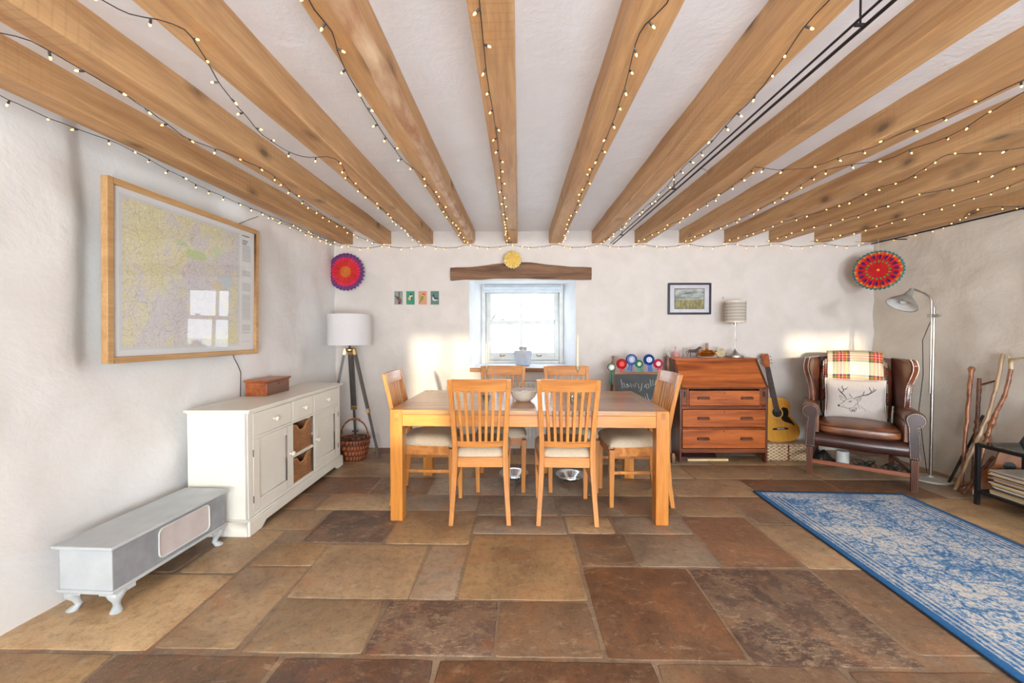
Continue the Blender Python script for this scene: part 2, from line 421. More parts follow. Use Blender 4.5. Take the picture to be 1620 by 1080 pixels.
def bw(x, z):
    e = min(1, max(0, max(WX0-x, x-WX1, WZ0-z, z-WZ1))*8)
    w = noise.noise(Vector((0, z*4, 7)))*.012 if abs(x-WX0) < .001 and WZ0 < z < WZ1 else 0
    return (x+w, YB + .007*e*fb(x*1.6, z*1.6, 3), z)
lattice(m, xs, zs, bw, lambda x, z: WX0 < x < WX1 and WZ0 < z < WZ1)
YW = 4.77
ts = [i/8 for i in range(9)]
def rev(xa, za, xb, zb):       # strip between the wall face edge and the frame edge
    k = 16
    def fn(s_, t_):
        x = xa[0]+(xa[1]-xa[0])*s_; z = za[0]+(za[1]-za[0])*s_; x2 = xb[0]+(xb[1]-xb[0])*s_; z2 = zb[0]+(zb[1]-zb[0])*s_
        px = x+(x2-x)*t_; pz = z+(z2-z)*t_; a = .008*math.sin(PI*t_)*fb(px*3+t_*2, pz*3, 9)
        if abs(x-WX0) < .001 and abs(x-x2) > .01 and 0 < s_ < 1: px += noise.noise(Vector((0,z*4,7)))*.012*(1-t_)
        return (px+a*(1 if za[0] != za[1] else 0), YB+(YW-YB)*t_, pz+a*(1 if xa[0] != xa[1] else 0))
    m.grid(fn, k, 8, 1)
rev((WX0,WX0),(WZ0,WZ1),(FX0,FX0),(FZ0,FZ1)); rev((WX1,WX1),(WZ0,WZ1),(FX1,FX1),(FZ0,FZ1))
rev((WX0,WX1),(WZ1,WZ1),(FX0,FX1),(FZ1,FZ1)); rev((WX0,WX1),(WZ0,WZ0),(FX0,FX1),(FZ0,FZ0))
tag(m.build('wall_back', [M['plaster_back'], M['reveal']], weld=False), kind='structure')
# outer face of the back wall so no light leaks round the frame
m = MB(); zo = 2.6
for x0,x1,z0,z1 in ((-2.6,FX0,-.2,zo),(FX1,4.3,-.2,zo),(FX0,FX1,-.2,FZ0),(FX0,FX1,FZ1,zo)): m.box(x0,x1,YW,YW+.16,z0,z1)
tag(m.build('wall_outer', M['plaster_back']), kind='structure')

# ---- left and right walls (thick lime wash over rubble)
m = MB()
def lw(y, z):
    d = .032*fb(y*.9, z*1.1, 1.5) + .018*fb(y*2.2, z*3.0, 8.5) - .02*max(0,.5-z)
    return (lwall(y) + min(d, .028) - (.055 if 1.90 < y < 3.0 and z > 1.05 else 0)*max(0, min(1, (y-1.90)*14, (3.0-y)*6, (z-1.05)*8)), y, z)
lattice(m, axis(YR-.05, YB+.08, .045, ()), axis(-.02, 2.42, .045, ()), lw)
tag(m.build('wall_left', M['plaster_left']), kind='structure')
m = MB()
def rw(y, z):
    d = .035*fb(y*1.0, z*1.3, 21) + .026*fb(y*2.2, z*4.6, 5) + .022*(.5-abs(noise.noise(Vector((y*1.3+z*.6, z*3.4, 3)))))
    return (XR + .03*(YB-y) - min(d*.8, .03), y, z)
lattice(m, axis(YR-.05, YB+.08, .045, ()), axis(-.02, 2.42, .045, ()), rw)
tag(m.build('wall_right', M['plaster_right']), kind='structure')
# ---- ceiling
m = MB()
lattice(m, axis(-2.6, 3.95, .08, ()), axis(YR-.1, YB+.1, .08, ()), lambda x, y: (x, y, ceil_z(y)+.006*fb(x*2.4, y*2.4, 2)))
tag(m.build('ceiling', M['plaster_ceiling']), kind='structure')
# ---- rear wall (behind the photographer) with two windows and an opening added for frontal fill
RW = [(-1.62,-.78,1.02,1.98), (2.45,3.35,1.40,2.00), (-.25,1.75,.05,2.02)]
m = MB(); m2 = []
xs_ = axis(-2.6, 4.0, .4, [w for r in RW for w in r[:2]]); zs_ = axis(-.05, 2.45, .4, [w for r in RW for w in r[2:]])
for i in range(len(xs_)-1):
    for j in range(len(zs_)-1):
        cx, cz = (xs_[i]+xs_[i+1])/2, (zs_[j]+zs_[j+1])/2
        if any(r[0] < cx < r[1] and r[2] < cz < r[3] for r in RW): continue
        m.box(xs_[i], xs_[i+1], YR-.3, YR, zs_[j], zs_[j+1])
tag(m.build('wall_rear', M['plaster_left']), kind='structure')
for k, r in enumerate(RW):
    m = MB(); w = .05; y0, y1 = YR-.24, YR-.18; xm, zm = (r[0]+r[1])/2, (r[2]+r[3])/2
    m.box(r[0],r[0]+w,y0,y1,r[2],r[3]); m.box(r[1]-w,r[1],y0,y1,r[2],r[3]); m.box(r[0]+w,r[1]-w,y0,y1,r[2],r[2]+w); m.box(r[0]+w,r[1]-w,y0,y1,r[3]-w,r[3])
    m.box(xm-(.03,.014,.054)[k],xm+(.03,.014,.054)[k],y0,y1,r[2]+w,r[3]-w)
    if k == 1: m.box(r[0]+w,r[1]-w,y0,y1,zm-.015,zm+.015)
    tag(m.build('fill_opening' if k == 2 else 'window_%d' % (k+2), M['window_paint']), kind='structure')  # last frame belongs to the added fill opening

m = MB(); m.box(-.9,2.4,YR-1.6,YR-1.45,-.1,2.7)  # unseen wall added to keep the sun out of the fill opening
tag(m.build('wall_sun_block', M['plaster_left']), kind='structure')
# ---- the sash window in the back wall
w1 = thing('window_1', None, None, (0, YW, 0)); tag(w1, kind='structure')
def fr(mb, x0,x1,z0,z1,w,y0,y1,wb=None,wt=None):
    wb = wb or w; wt = wt or w
    mb.box(x0,x0+w,y0,y1,z0,z1); mb.box(x1-w,x1,y0,y1,z0,z1); mb.box(x0+w,x1-w,y0,y1,z0,z0+wb); mb.box(x0+w,x1-w,y0,y1,z1-wt,z1)
m = MB(); fr(m, FX0,FX1,FZ0,FZ1,.05,-.02,.10,.035,.05); m.build('box_frame', M['window_paint'], w1, .004)
m = MB(); fr(m, -.392,.474,1.372,1.785,.05,.05,.085,.042,.05); m.box(.018,.040,.052,.083,1.41,1.74); m.build('upper_sash', M['window_paint'], w1, .003)
m = MB(); fr(m, -.392,.474,.942,1.415,.05,.0,.04,.09,.042); m.box(.018,.040,.002,.038,1.03,1.375); m.build('lower_sash', M['window_paint'], w1, .003)
m = MB(); m.box(-.345,.425,.066,.070,1.412,1.737); m.box(-.345,.425,.018,.022,1.03,1.375); m.build('pane', M['pane'], w1)
for x in (-.2, .24):
    m = MB(); m.tube([(x-.025,-.012,1.0),(x-.02,-.022,.992),(x+.02,-.022,.992),(x+.025,-.012,1.0)], .006); m.ball((x-.025,-.004,1.0),.009); m.ball((x+.025,-.004,1.0),.009)
    m.build('sash_lift', M['brass'], w1)
for x in (-.2, .24):
    m = MB(); m.box(x-.03,x+.03,.0,.04,1.415,1.424); m.tube([(x-.02,.02,1.428),(x+.035,.01,1.434)], .007); m.build('sash_fastener', M['chrome'], w1)
bl = thing('roller_blind', 'pale blue roller blind rolled up at the top of the back window', 'blind', (0, YW-.06, 0))
m = MB(); m.tube([(-.415,0,1.79),(.497,0,1.79)], .028, 14); m.build('roll', M['blind'], bl)
m = MB(); m.box(-.41,.492,-.03,-.018,1.742,1.762); m.build('bottom_bar', M['blind'], bl, .002)
m = MB()
for i in range(60): m.ball((-.40,-.04,1.76-.012*i), .003, 6)
m.build('bead_chain', M['white_paint'], bl)
# glazed outside: snow-bright ground and bare trees
m = MB(); m.grid(lambda u, v: (-30+60*u, 5.2+50*v, -.4+ .8*fb(u*6, v*6, 1)*v - .0*v), 30, 30)
tag(m.build('ground_outside', plain('frosted field', (226,230,230), .9, 0, (196,204,196), .6)), 'pale frosted field outside beyond the back window', 'ground', kind='structure')
barkm = plain('winter bark', (112,106,100), .9)
def tree(name, x, y, h, seed, label):
    r = random.Random(seed); m = MB()
    def br(p, d, L, rad, dep):
        pts = [p]; q = p
        for i in range(4):
            d = (d + Vector((r.uniform(-.15,.15), r.uniform(-.15,.15), r.uniform(-.05,.12)))).normalized(); q = q + d*L/4; pts.append(q)
        m.tube(pts, [rad*(1-.12*i) for i in range(5)], 5)
        if dep > 0:
            for k in range(4):
                i = r.randint(1, 4); nd = (d*1.0 + Vector((r.uniform(-.9,.9), r.uniform(-.5,.5), r.uniform(-.1,.5)))).normalized()
                br(pts[i], nd, L*r.uniform(.5,.75), rad*.5, dep-1)
    br(Vector((x, y, -.4)), Vector((0,0,1)), h*.5, h*.012, 4)
    tag(m.build(name, barkm), label, 'tree', 'bare trees outside the back window')
tree('bare_tree', 2.6, 12, 6, 3, 'bare winter tree outside behind the right panes of the window')
tree('bare_tree', -1.6, 14, 6.5, 9, 'bare winter tree outside behind the left panes of the window')

# ---- wooden sill board, lintel, radiator
m = MB(); rings = []
for i in range(31):
    x = -.535+1.155*i/30; k = .003*noise.noise(Vector((x*8, 1, 2)))
    rings.append([(x,YB-.036+k,.842+k),(x,YB+.03,.842),(x,YB+.03,.884),(x,YB-.036-k,.884)])
m.loft(rings); o = m.build('window_sill_board', M['sill_wood'], None, .003)
tag(o, 'rough brown oak board under the back window reveal', 'sill board')
m = MB(); rings = []
for i in range(61):
    u = i/60; x = -.742+1.522*u; hump = math.exp(-((u-.5)/.28)**2)
    top = 1.968 + .062*hump*(1 if u < .5 else .95) + .006*noise.noise(Vector((x*5,0,0))); bot = 1.838 + .020*math.exp(-((u-.45)/.3)**2) + .007*noise.noise(Vector((x*6,3,0)))
    f = YB-.045+.006*noise.noise(Vector((x*4,6,0)))
    rings.append([(x,f+.004,bot),(x,YB+.05,bot),(x,YB+.05,top),(x,f+.006,top),(x,f-.004,top-.02),(x,f-.008+.005*noise.noise(Vector((x*12,1,9))),(top+bot)/2),(x,f-.003,bot+.02)])
m.loft(rings); o = m.build('window_lintel', M['lintel'], None, 0, smooth=50)
tag(o, 'dark old bowed oak lintel over the back window', 'lintel')
rad = thing('radiator', 'white panel radiator under the back window', 'radiator', (.06, YB-.012, 0))
m = MB(); m.grid(lambda u, v: (-.56+1.12*u, -.085-.008*(abs(math.sin(PI*u*28))**.5), .13+.6*v), 280, 1)
m.box(-.565,.565,-.083,-.075,.125,.735); m.build('front_panel', M['white_paint'], rad)
m = MB(); m.box(-.57,.57,-.092,-.02,.73,.745)
for i in range(56): m.box(-.555+i*.02,-.545+i*.02,-.075,-.03,.745,.7465,1)
m.build('top_grille', [M['white_paint'], M['gap']], rad)
for x in (-.38,.38):
    m = MB(); m.box(x-.02,x+.02,-.075,-.002,.2,.68); m.build('bracket', M['white_paint'], rad)
for x in (-.6,.6):
    m = MB(); m.tube([(x,-.05,.0),(x,-.05,.18),(x*.93,-.05,.19)], .008); m.build('pipe', M['white_paint'], rad)

# ---- ceiling beams
BX = [-1.95,-1.527,-1.067,-.607,-.145,.325,.79,1.25,1.727,2.21,2.684,3.17,3.667]
names = ['ceiling beam nearest the left wall','second ceiling beam from the left wall','third ceiling beam from the left wall, fairy lights swinging off it',
 'rough waney-edged ceiling beam with bark scars, left of the window','ceiling beam straight above the window and yellow paper fan','ceiling beam just right of the yellow paper fan',
 'ceiling beam left of the long ceiling rail','ceiling beam right of the long ceiling rail','ceiling beam above the framed landscape picture','ceiling beam above the table lamp on the bureau',
 'ceiling beam above the guitar','ceiling beam left of the green and red paper fan','last ceiling beam, nearest the right wall']
for i, x in enumerate(BX):
    m = MB(); rings = []; w = .131; N = 90
    for k in range(N+1):
        y = YR-.02 + (YB+.03-YR+.02)*k/N; b = beam_z(y); c = ceil_z(y)+.03
        j = .0025*fb(y*1.5, i*7, 0); 
        ch = .006
        if i == 3:
            wv = .030+.012*fb(y*2.2, 3, 1)+.02*max(0, noise.noise(Vector((y*4.3, 2, 2))))
            rings.append([(x+j,y,c),(x+j,y,b+ch),(x+ch+j,y,b+j),(x+w-wv*1.5,y,b+j),(x+w-wv*.45,y,b+wv*.35),(x+w,y,b+wv*1.5),(x+w,y,c)])
        else:
            rings.append([(x+j,y,c),(x+j,y,b+ch),(x+ch+j,y,b+j),(x+w*.33,y,b+j),(x+w*.66,y,b+j),(x+w-ch-j,y,b+j),(x+w-j,y,b+ch),(x+w-j,y,c)])
    n = len(rings[0]); m.loft(rings)
    if i == 3:
        for q in range(N):
            for jj in (3, 4): m.m[q*n+jj] = 1
    o = m.build('ceiling_beam', [M['beam'], M['sapwood']], None, 0, smooth=25)
    o.location = (0,0,0)
    tag(o, names[i], 'beam', 'pine beams across the ceiling')

# ---- dark rails
r1 = thing('ceiling_rail', 'long dark double rail running along the ceiling between two beams', 'rail', (1.012, 1.0, 0))
for dx, dz, nm, rr in ((0,0,'main_rod',.0055),(-.026,.010,'second_rod',.004)):
    m = MB(); m.tube([(dx,-.6,beam_z(.4)+dz-.014),(dx,3.33,beam_z(4.33)+dz-.014)], rr, 8); m.build(nm, M['black_metal'], r1)
for y in (.2,1.6,2.9):
    m = MB(); m.tube([(-.014,y,beam_z(1+y)-.014),(-.014,y,ceil_z(1+y)+.004)], .003, 6); m.box(-.030,.004,y-.003,y+.003,beam_z(1+y)-.016,beam_z(1+y)-.008); m.build('bracket', M['black_metal'], r1)
m = MB(); m.tube([(.0,1.25,beam_z(2.25)-.014),(.035,1.25,beam_z(2.25)-.03),(.025,1.25,beam_z(2.25)-.05)], .003, 6); m.build('hook', M['steel'], r1)
r2 = thing('wall_rail', 'dark rail along the top of the right wall', 'rail', (3.66, 1.5, 2.175))
m = MB(); m.tube([(0,2.72,.015),(.0,-.6,-.045)], .007, 8); m.build('rod', M['black_metal'], r2)
for y in (2.5,1.2,0):
    m = MB(); m.tube([(0,y,-.034+.018*y),(.16,y,-.034+.018*y)], .005, 6); m.build('bracket', M['black_metal'], r2)
# ================================================================== DINING TABLE AND CHAIRS
tb = thing('dining_table', 'long orange oak dining table with thick square legs', 'table', (.068, 3.085, 0), R(-1.2))
L, D, LG = 1.845, .93, .084
m = MB(); hx, hy = L/2, D/2
m.box(-hx+LG,hx-LG,-hy,hy,.718,.75); m.box(-hx,-hx+LG,-hy+LG,hy-LG,.718,.75); m.box(hx-LG,hx,-hy+LG,hy-LG,.718,.75)
m.build('tabletop', M['oak_top'], tb, .002)
for sy in (-1, 1):
    m = MB(); y = sy*(hy-.017); m.box(-hx+LG,hx-LG,y-.014,y+.014,.640,.717); m.build('apron', M['oak_x'], tb, .002)
for sx in (-1, 1):
    m = MB(); x = sx*(hx-.017); m.box(x-.014,x+.014,-hy+LG,hy-LG,.640,.717); m.build('apron', M['oak_y'], tb, .002)
for sx in (-1, 1):
    for sy in (-1, 1):
        m = MB(); x = sx*(hx-LG/2); y = sy*(hy-LG/2); h = LG/2-.0006
        m.box(x-h,x+h,y-h,y+h,0,.7505); o = m.build('leg', M['oak_z'], tb, .003)
        m = MB(); yy = y-h-.0006 if sy < 0 else y+h-.0006
        if sy < 0: m.box(x-.010,x+.016,yy,yy+.0012,.662,.742); m.build('joint_plug', M['chair_x'], o)
def make_chair():
    t = thing('dining_chair', 'x', 'chair', (0,0,0))
    for s in (-1, 1):
        m = MB(); m.sweepz([(s*.190,-.236,0),(s*.180,-.214,.16),(s*.170,-.200,.34),(s*.166,-.198,.45),(s*.168,-.206,.56),(s*.176,-.234,.72),(s*.185,-.266,.87),(s*.190,-.288,.962)],
                           [.030,.033,.036,.036,.034,.032,.031,.030], [.030,.034,.040,.042,.036,.032,.028,.026])
        m.build('leg', M['chair_z'], t, .003)
        m = MB(); m.sweepz([(s*.180,.205,0),(s*.185,.205,.42)], [.030,.040], [.030,.040]); m.build('leg', M['chair_z'], t, .003)
    m = MB(); rings = []
    for i in range(17):
        u = i/16; x = -.176+.352*u; b = -.014*math.sin(PI*u); rings.append([(x,-.278+b,.882),(x,-.260+b,.882),(x,-.280+b,.966),(x,-.298+b,.966)])
    m.loft(rings); m.build('top_rail', M['chair_x'], t, .003)
    m = MB(); rings = []
    for i in range(13):
        u = i/12; x = -.152+.304*u; b = -.008*math.sin(PI*u); rings.append([(x,-.212+b,.512-.008*math.sin(PI*u)),(x,-.190+b,.512-.008*math.sin(PI*u)),(x,-.198+b,.55),(x,-.220+b,.55)])
    m.loft(rings); m.build('lower_rail', M['chair_x'], t, .003)
    for k in range(7):
        u = (k-3)/3; m = MB(); pts = []
        for i in range(9):
            v = i/8; z = .545+.342*v; x = u*(.118+.022*v); y = -.214-.066*v+.006*math.sin(PI*v)-.010*(1-u*u)
            pts.append((x,y,z))
        m.sweepz(pts, .019, .011); m.build('slat', M['chair_z'], t, .0015)
    m = MB()
    m.box(-.150,.150,-.208,-.188,.372,.438); m.box(-.17,.17,.205,.222,.372,.438)
    for s in (-1, 1): m.bar((s*.168,-.18,.405),(s*.190,.19,.405),.018,.066)
    m.build('seat_frame', M['chair_x'], t, .002)
    for s in (-1, 1):
        m = MB(); m.bar((s*.172,-.20,.25),(s*.182,.19,.25),.014,.022); m.build('stretcher', M['chair_x'], t, .002)
    m = MB()
    def cu(u, v):
        a, b = u*2-1, v*2-1; hw = .178+(.222-.178)*(b+1)/2
        # rounded square
        x = a*hw*(1-.10*b*b*abs(a)**3); y = .018 + b*.212*(1-.06*abs(a)**4)
        e = (1-abs(a)**5)*(1-abs(b)**5); return (x, y, .455+.052*e**.6)
    m.grid(cu, 20, 20); m.grid(lambda u, v: (cu(1-u,v)[0]*.97, cu(1-u,v)[1], .438), 20, 20)
    n = 21; top = 0; bot = n*n; fs = []
    def idx(base, i, j): return base+j*n+(i if base == 0 else 20-i)
    per = [(i,0) for i in range(20)]+[(20,j) for j in range(20)]+[(20-i,20) for i in range(20)]+[(0,20-j) for j in range(20)]
    for k in range(len(per)):
        a, b = per[k], per[(k+1)%len(per)]; fs.append((idx(0,*a),idx(0,*b),idx(bot,*b),idx(bot,*a)))
    m.f += fs; m.m += [0]*len(fs)
    m.build('seat_cushion', M['seat'], t, 0, smooth=60)
    return t
spots = [(-.262,2.828,R(1.5),'oak slat-back chair at the near side of the table, left one, back to the camera'),
 (.322,2.828,R(-1),'oak slat-back chair at the near side of the table, right one, back to the camera'),
 (-.698,3.075,R(-90),'oak chair at the left end of the table, facing the table'),
 (.872,3.065,R(91),'oak chair at the right end of the table, next to the bureau'),
 (-.145,3.345,R(180),'oak chair on the window side of the table, left one'),
 (.43,3.345,R(180),'oak chair on the window side of the table, right one')]
ch0 = make_chair()
for i, (x, y, rz, lab) in enumerate(spots):
    o = ch0 if i == 0 else copy_tree(ch0)
    o.location = (x, y, 0); o.rotation_euler = (0,0,rz); tag(o, lab, group='slat-back dining chairs round the table')

# ---- things on the table
bw_ = thing('bowl', 'cream ceramic bowl in the middle of the dining table', 'bowl', (.035, 3.0, .7515))
m = MB(); m.lathe([(.0001,.004),(.045,.004),(.05,0),(.055,.004),(.085,.03),(.103,.07),(.110,.078),(.106,.080),(.098,.070),(.078,.032),(.05,.012),(.0001,.010)], 40); m.build('dish', M['ceramic'], bw_, smooth=60)
m = MB()
for k in range(14):
    a = 2*PI*k/14; c, s_ = math.cos(a), math.sin(a); m.tube([(.104*c,.104*s_,.078),(.116*math.cos(a+.22),.116*math.sin(a+.22),.086),(.104*math.cos(a+.44),.104*math.sin(a+.44),.078)], .003, 6)
m.build('scalloped_rim', M['ceramic_white'], bw_)
dl = thing('soap_dish', 'small white lidded dish lying inside the cream bowl', 'dish', (.045, 3.0, .79))
m = MB(); m.lathe([(.0001,-.02),(.03,-.018),(.055,.016),(.05,.020),(.0001,.026)], 28); m.build('body', M['ceramic_white'], dl)
m = MB(); m.lathe([(.0001,.04),(.025,.036),(.04,.026),(.042,.022)], 28); m.build('lid', M['ceramic_white'], dl)
def candle(x, y, zt, lab):
    t = thing('glass_candlestick', 'clear glass candlestick on the dining table, '+lab, 'candlestick', (x, y, .7515), 0, 'glass candlesticks on the table')
    m = MB(); m.lathe([(.0001,0),(.042,0),(.043,.005),(.02,.012),(.007,.025),(.0055,.08),(.010,.10),(.0055,.115),(.005,.19),(.009,.205),(.016,.225),(.017,.245),(.012,.245),(.0105,.222),(.0001,.215)], 24); m.build('stem', M['clear'], t, smooth=70)
    m = MB(); m.lathe([(.0001,.2165),(.0095,.2175),(.0105,.24),(.009,zt-.02-.7515),(.003,zt-.005-.7515),(.0001,zt-.7515)], 20); c = m.build('candle', M['wax'], None)
    c.location = (x, y, .7515); tag(c, 'tall ivory taper candle in the glass candlestick, '+lab, 'candle', 'taper candles on the table')
candle(-.262, 3.22, 1.195, 'left of the bowl'); candle(.47, 3.20, 1.252, 'right of the bowl')
for x, y, lab in ((-.245,2.98,'small clear glass on the table behind the left near chair'),(.40,2.93,'small clear glass on the table behind the right near chair')):
    m = MB(); m.lathe([(.0001,0),(.026,0),(.033,.045),(.031,.045),(.024,.004),(.0001,.003)], 24); o = m.build('tumbler', M['clear'], None); o.location = (x, y, .7515); tag(o, lab, 'glass', 'small glasses on the table')
# ---- steel bowls below the table
for x, y, rx, lab in ((-.045,3.43,0,'polished steel pet bowl on the floor behind the left near chair'),(.44,3.40,0,'polished steel pet bowl on the floor behind the right near chair')):
    t = thing('pet_bowl', lab, 'bowl', (x, y, 0), 0, 'steel pet bowls under the table')
    m = MB(); m.lathe([(.0001,.003),(.05,.003),(.052,0),(.06,.004),(.085,.045),(.125,.055),(.128,.051),(.126,.058),(.082,.050),(.05,.014),(.0001,.010)], 40); m.build('basin', M['chrome'], t, smooth=60)

# ================================================================== SIDEBOARD
sb = thing('sideboard', 'cream painted sideboard with drawers, doors and two basket bays against the left wall', 'sideboard', (-1.682, 2.43, 0), R(1.2))
SL, SD = 1.33, .375
m = MB()
m.box(-SD,-.002,0,.018,.0,.762); m.box(-SD,-.002,SL-.018,SL,.0,.762); m.box(-SD,-SD+.01,.018,SL-.018,.1,.762); m.box(-SD,-.022,.018,SL-.018,.10,.118)
for y in (.500,.822): m.box(-SD+.01,-.022,y-.008,y+.008,.118,.762)
m.box(-SD+.01,-.022,.508,.814,.322,.338); m.box(-SD+.01,-.022,.018,SL-.018,.588,.598)
m.build('carcass', M['cream'], sb, .0015)
m = MB(); x0, x1 = -.021, 0
for a, b in ((0,.048),(.494,.514),(.814,.836),(SL-.048,SL)): m.box(x0,x1,a,b,.10,.762)
for a, b in ((.048,.494),(.514,.814),(.836,SL-.048)):
    m.box(x0,x1,a,b,.752,.762); m.box(x0,x1,a,b,.584,.600); m.box(x0,x1,a,b,.10,.126)
m.box(x0,x1,.514,.814,.324,.346)
m.build('face_frame', M['cream'], sb, .0015)
m = MB(); m.box(-SD-.005,.024,-.024,SL+.024,.770,.787); m.box(-SD,.014,-.014,SL+.014,.762,.770); m.build('top', M['cream'], sb, .004, seg=3)
# plinth with bracket feet
m = MB()
pts = [(-.02,0),(.10,0),(.125,.016),(.15,.034),(SL-.15,.034),(SL-.125,.016),(SL-.10,0),(SL+.02,0),(SL+.02,.092),(-.02,.092)]
m.prism(pts, 0, .018, 0, Matrix(((0,0,1,.001),(1,0,0,0),(0,1,0,0),(0,0,0,1))))
m.box(-SD,.001,-.02,-.001,0,.092); m.box(-SD,.001,SL+.001,SL+.02,0,.092)
m.box(-SD,.012,-.012,-.001,.092,.10); m.box(.001,.012,-.012,SL+.012,.092,.10)
m.build('plinth', M['cream'], sb, .003)
def knob(p, x, y, z, s=1):
    m = MB(); m.lathe([(.0001,0),(.009,0),(.007,.010),(.010,.016),(.0165,.022),(.0175,.029),(.012,.036),(.0001,.038)], 20, M=Matrix.Translation((x,y,z)) @ Matrix.Rotation(R(90),4,'Y') @ Matrix.Scale(s,4)); return m.build('knob', M['cream_knob'], p, smooth=70)
for a, b in ((.050,.492),(.516,.812),(.838,SL-.050)):
    m = MB(); m.box(-.018,.0015,a,b,.602,.750); d = m.build('drawer', M['cream'], sb, .002); knob(d, .001, (a+b)/2, .676)
for a, b, k, hy_ in ((.050,.492,.47,.046),(.838,SL-.050,.862,SL-.046)):
    m = MB(); w = .062; z0, z1 = .128, .582
    m.box(-.018,.0015,a,a+w,z0,z1); m.box(-.018,.0015,b-w,b,z0,z1); m.box(-.018,.0015,a+w,b-w,z0,z0+w); m.box(-.018,.0015,a+w,b-w,z1-w,z1); m.box(-.018,-.010,a+w,b-w,z0+w,z1-w)
    d = m.build('door', M['cream'], sb, .002); knob(d, .001, k, .372)
    for hz in (.205,.50):
        m = MB(); m.tube([(.003,hy_,hz-.022),(.003,hy_,hz+.022)], .0035, 8); m.build('hinge', M['hinge'], d)
def drawer_basket(z0, h, lab):
    t = thing('wicker_basket', lab, 'basket', (sb.location.x, sb.location.y, z0), R(1.2), 'square wicker baskets in the sideboard')
    a, b = .525, .805; m = MB(); n = 24
    def topz(u): return h - .055*math.exp(-((u-.5)/.24)**4) if 0 < u < 1 else h
    for x_, fl in ((-.012,0),(-.032,1)):
        m.grid(lambda u, v: (x_ + .003*math.sin(v*PI*12), a+(b-a)*u, .003+(topz(u)-.003)*v), n, 14)
    m.box(-.34,-.02,a,a+.012,.003,h); m.box(-.34,-.02,b-.012,b,.003,h); m.box(-.34,-.33,a+.012,b-.012,.003,h); m.box(-.34,-.02,a+.012,b-.012,.0,.012)
    m.build('body', M['wicker'], t)
    m = MB(); m.tube([(-.018,a+(b-a)*i/n,topz(i/n)+.002) for i in range(n+1)], .009, 8); m.tube([(-.33,a+.005,h),(-.02,a+.005,h)], .007, 6); m.tube([(-.33,b-.005,h),(-.02,b-.005,h)], .007, 6)
    m.build('rim', M['wicker_rim'], t)
drawer_basket(.340, .215, 'honey wicker basket in the upper bay of the sideboard')
drawer_basket(.120, .180, 'honey wicker basket in the lower bay of the sideboard')
# box on the sideboard
bx = thing('wooden_box', 'reddish mahogany lidded box on top of the cream sideboard', 'box', (-1.905, 3.115, .788), R(1.5))
m = MB(); m.box(-.16,.0,-.155,.155,0,.098); o = m.build('body', M['mahogany'], bx, .003)
m = MB(); m.box(-.165,.006,-.163,.163,.099,.108); m.box(-.17,.012,-.168,.168,.108,.119); m.build('lid', M['mahogany'], bx, .003)
m = MB(); m.box(-.0005,.002,-.006,.006,.07,.09); m.build('keyhole', M['black'], bx)
m = MB(); m.box(-.008,.0015,-.148,.148,.004,.097); m.build('front_board', M['mahogany_front'], bx, .001)
# cable hanging behind the box
m = MB(); m.tube([(-2.085,2.86,1.12),(-2.08,2.87,1.08),(-2.072,2.90,1.02),(-2.068,2.92,.97),(-2.072,2.92,.79)], .003, 6)
tag(m.build('hanging_cable', M['wire']), 'thin dark cable hanging from the map frame down behind the wooden box', 'cable')
m = MB(); m.tube([(-2.075,2.86,2.03),(-2.06,2.97,2.10),(-2.04,3.10,2.175)], .0022, 6)
tag(m.build('picture_wire', M['wire']), 'thin dark wire rising from the map frame to the ceiling lights', 'wire')

# ================================================================== LOW CHEST
be = thing('low_chest', 'long low grey painted chest on curved legs in front of the sideboard', 'chest', (-1.80, 1.715, 0), R(-2.6))
bd, bl_ = .25, .635
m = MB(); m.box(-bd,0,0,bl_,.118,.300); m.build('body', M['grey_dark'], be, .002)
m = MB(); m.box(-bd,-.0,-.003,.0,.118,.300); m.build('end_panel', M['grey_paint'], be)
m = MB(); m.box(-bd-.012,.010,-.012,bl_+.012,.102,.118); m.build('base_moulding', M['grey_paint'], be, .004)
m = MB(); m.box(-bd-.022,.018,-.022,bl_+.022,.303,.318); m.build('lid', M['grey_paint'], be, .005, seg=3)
def rr(x0,x1,z0,z1,r,n=6):
    out = []
    for cx, cz, a0 in ((x1-r,z1-r,0),(x0+r,z1-r,90),(x0+r,z0+r,180),(x1-r,z0+r,270)):
        out += [(cx+r*math.cos(R(a0+90*i/n)), cz+r*math.sin(R(a0+90*i/n))) for i in range(n+1)]
    return out
MX = Matrix(((0,0,1,0),(1,0,0,0),(0,1,0,0),(0,0,0,1)))
m = MB(); m.prism(rr(.215,.515,.140,.282,.025), .0, .003, 0, MX); pp = m.build('inset_panel', M['pale_panel'], be)
m = MB(); rim = [(.004,a,b) for a, b in rr(.213,.517,.138,.284,.027)]; m.tube(rim, .004, 6, closed=True); m.build('bead', M['white_paint'], pp)
for sx, yy, sy in ((1,.045,-1),(-1,.045,-1),(1,bl_-.045,1),(-1,bl_-.045,1)):
    m = MB(); xo = -.035 if sx > 0 else -bd+.035; rings = []
    for z, off, r in ((.102,0,.040),(.088,.010,.037),(.068,.016,.027),(.045,.008,.016),(.025,.002,.014),(.012,.012,.020),(.004,.016,.024),(0,.016,.022)):
        cx, cy = xo+sx*off, yy+sy*off
        rings.append([(cx+r*math.cos(2*PI*j/14), cy+r*math.sin(2*PI*j/14), z) for j in range(14)])
    m.loft(rings); 
    m.prism([(xo-.045*sx,yy+.036*sy),(xo+.04*sx,yy+.036*sy),(xo+.04*sx,yy-.05*sy),(xo+.028*sx,yy-.04*sy),(xo+.02*sx,yy+.015*sy),(xo-.03*sx,yy+.025*sy)], .082, .102)
    m.build('leg', M['grey_paint'], be, 0, smooth=60)

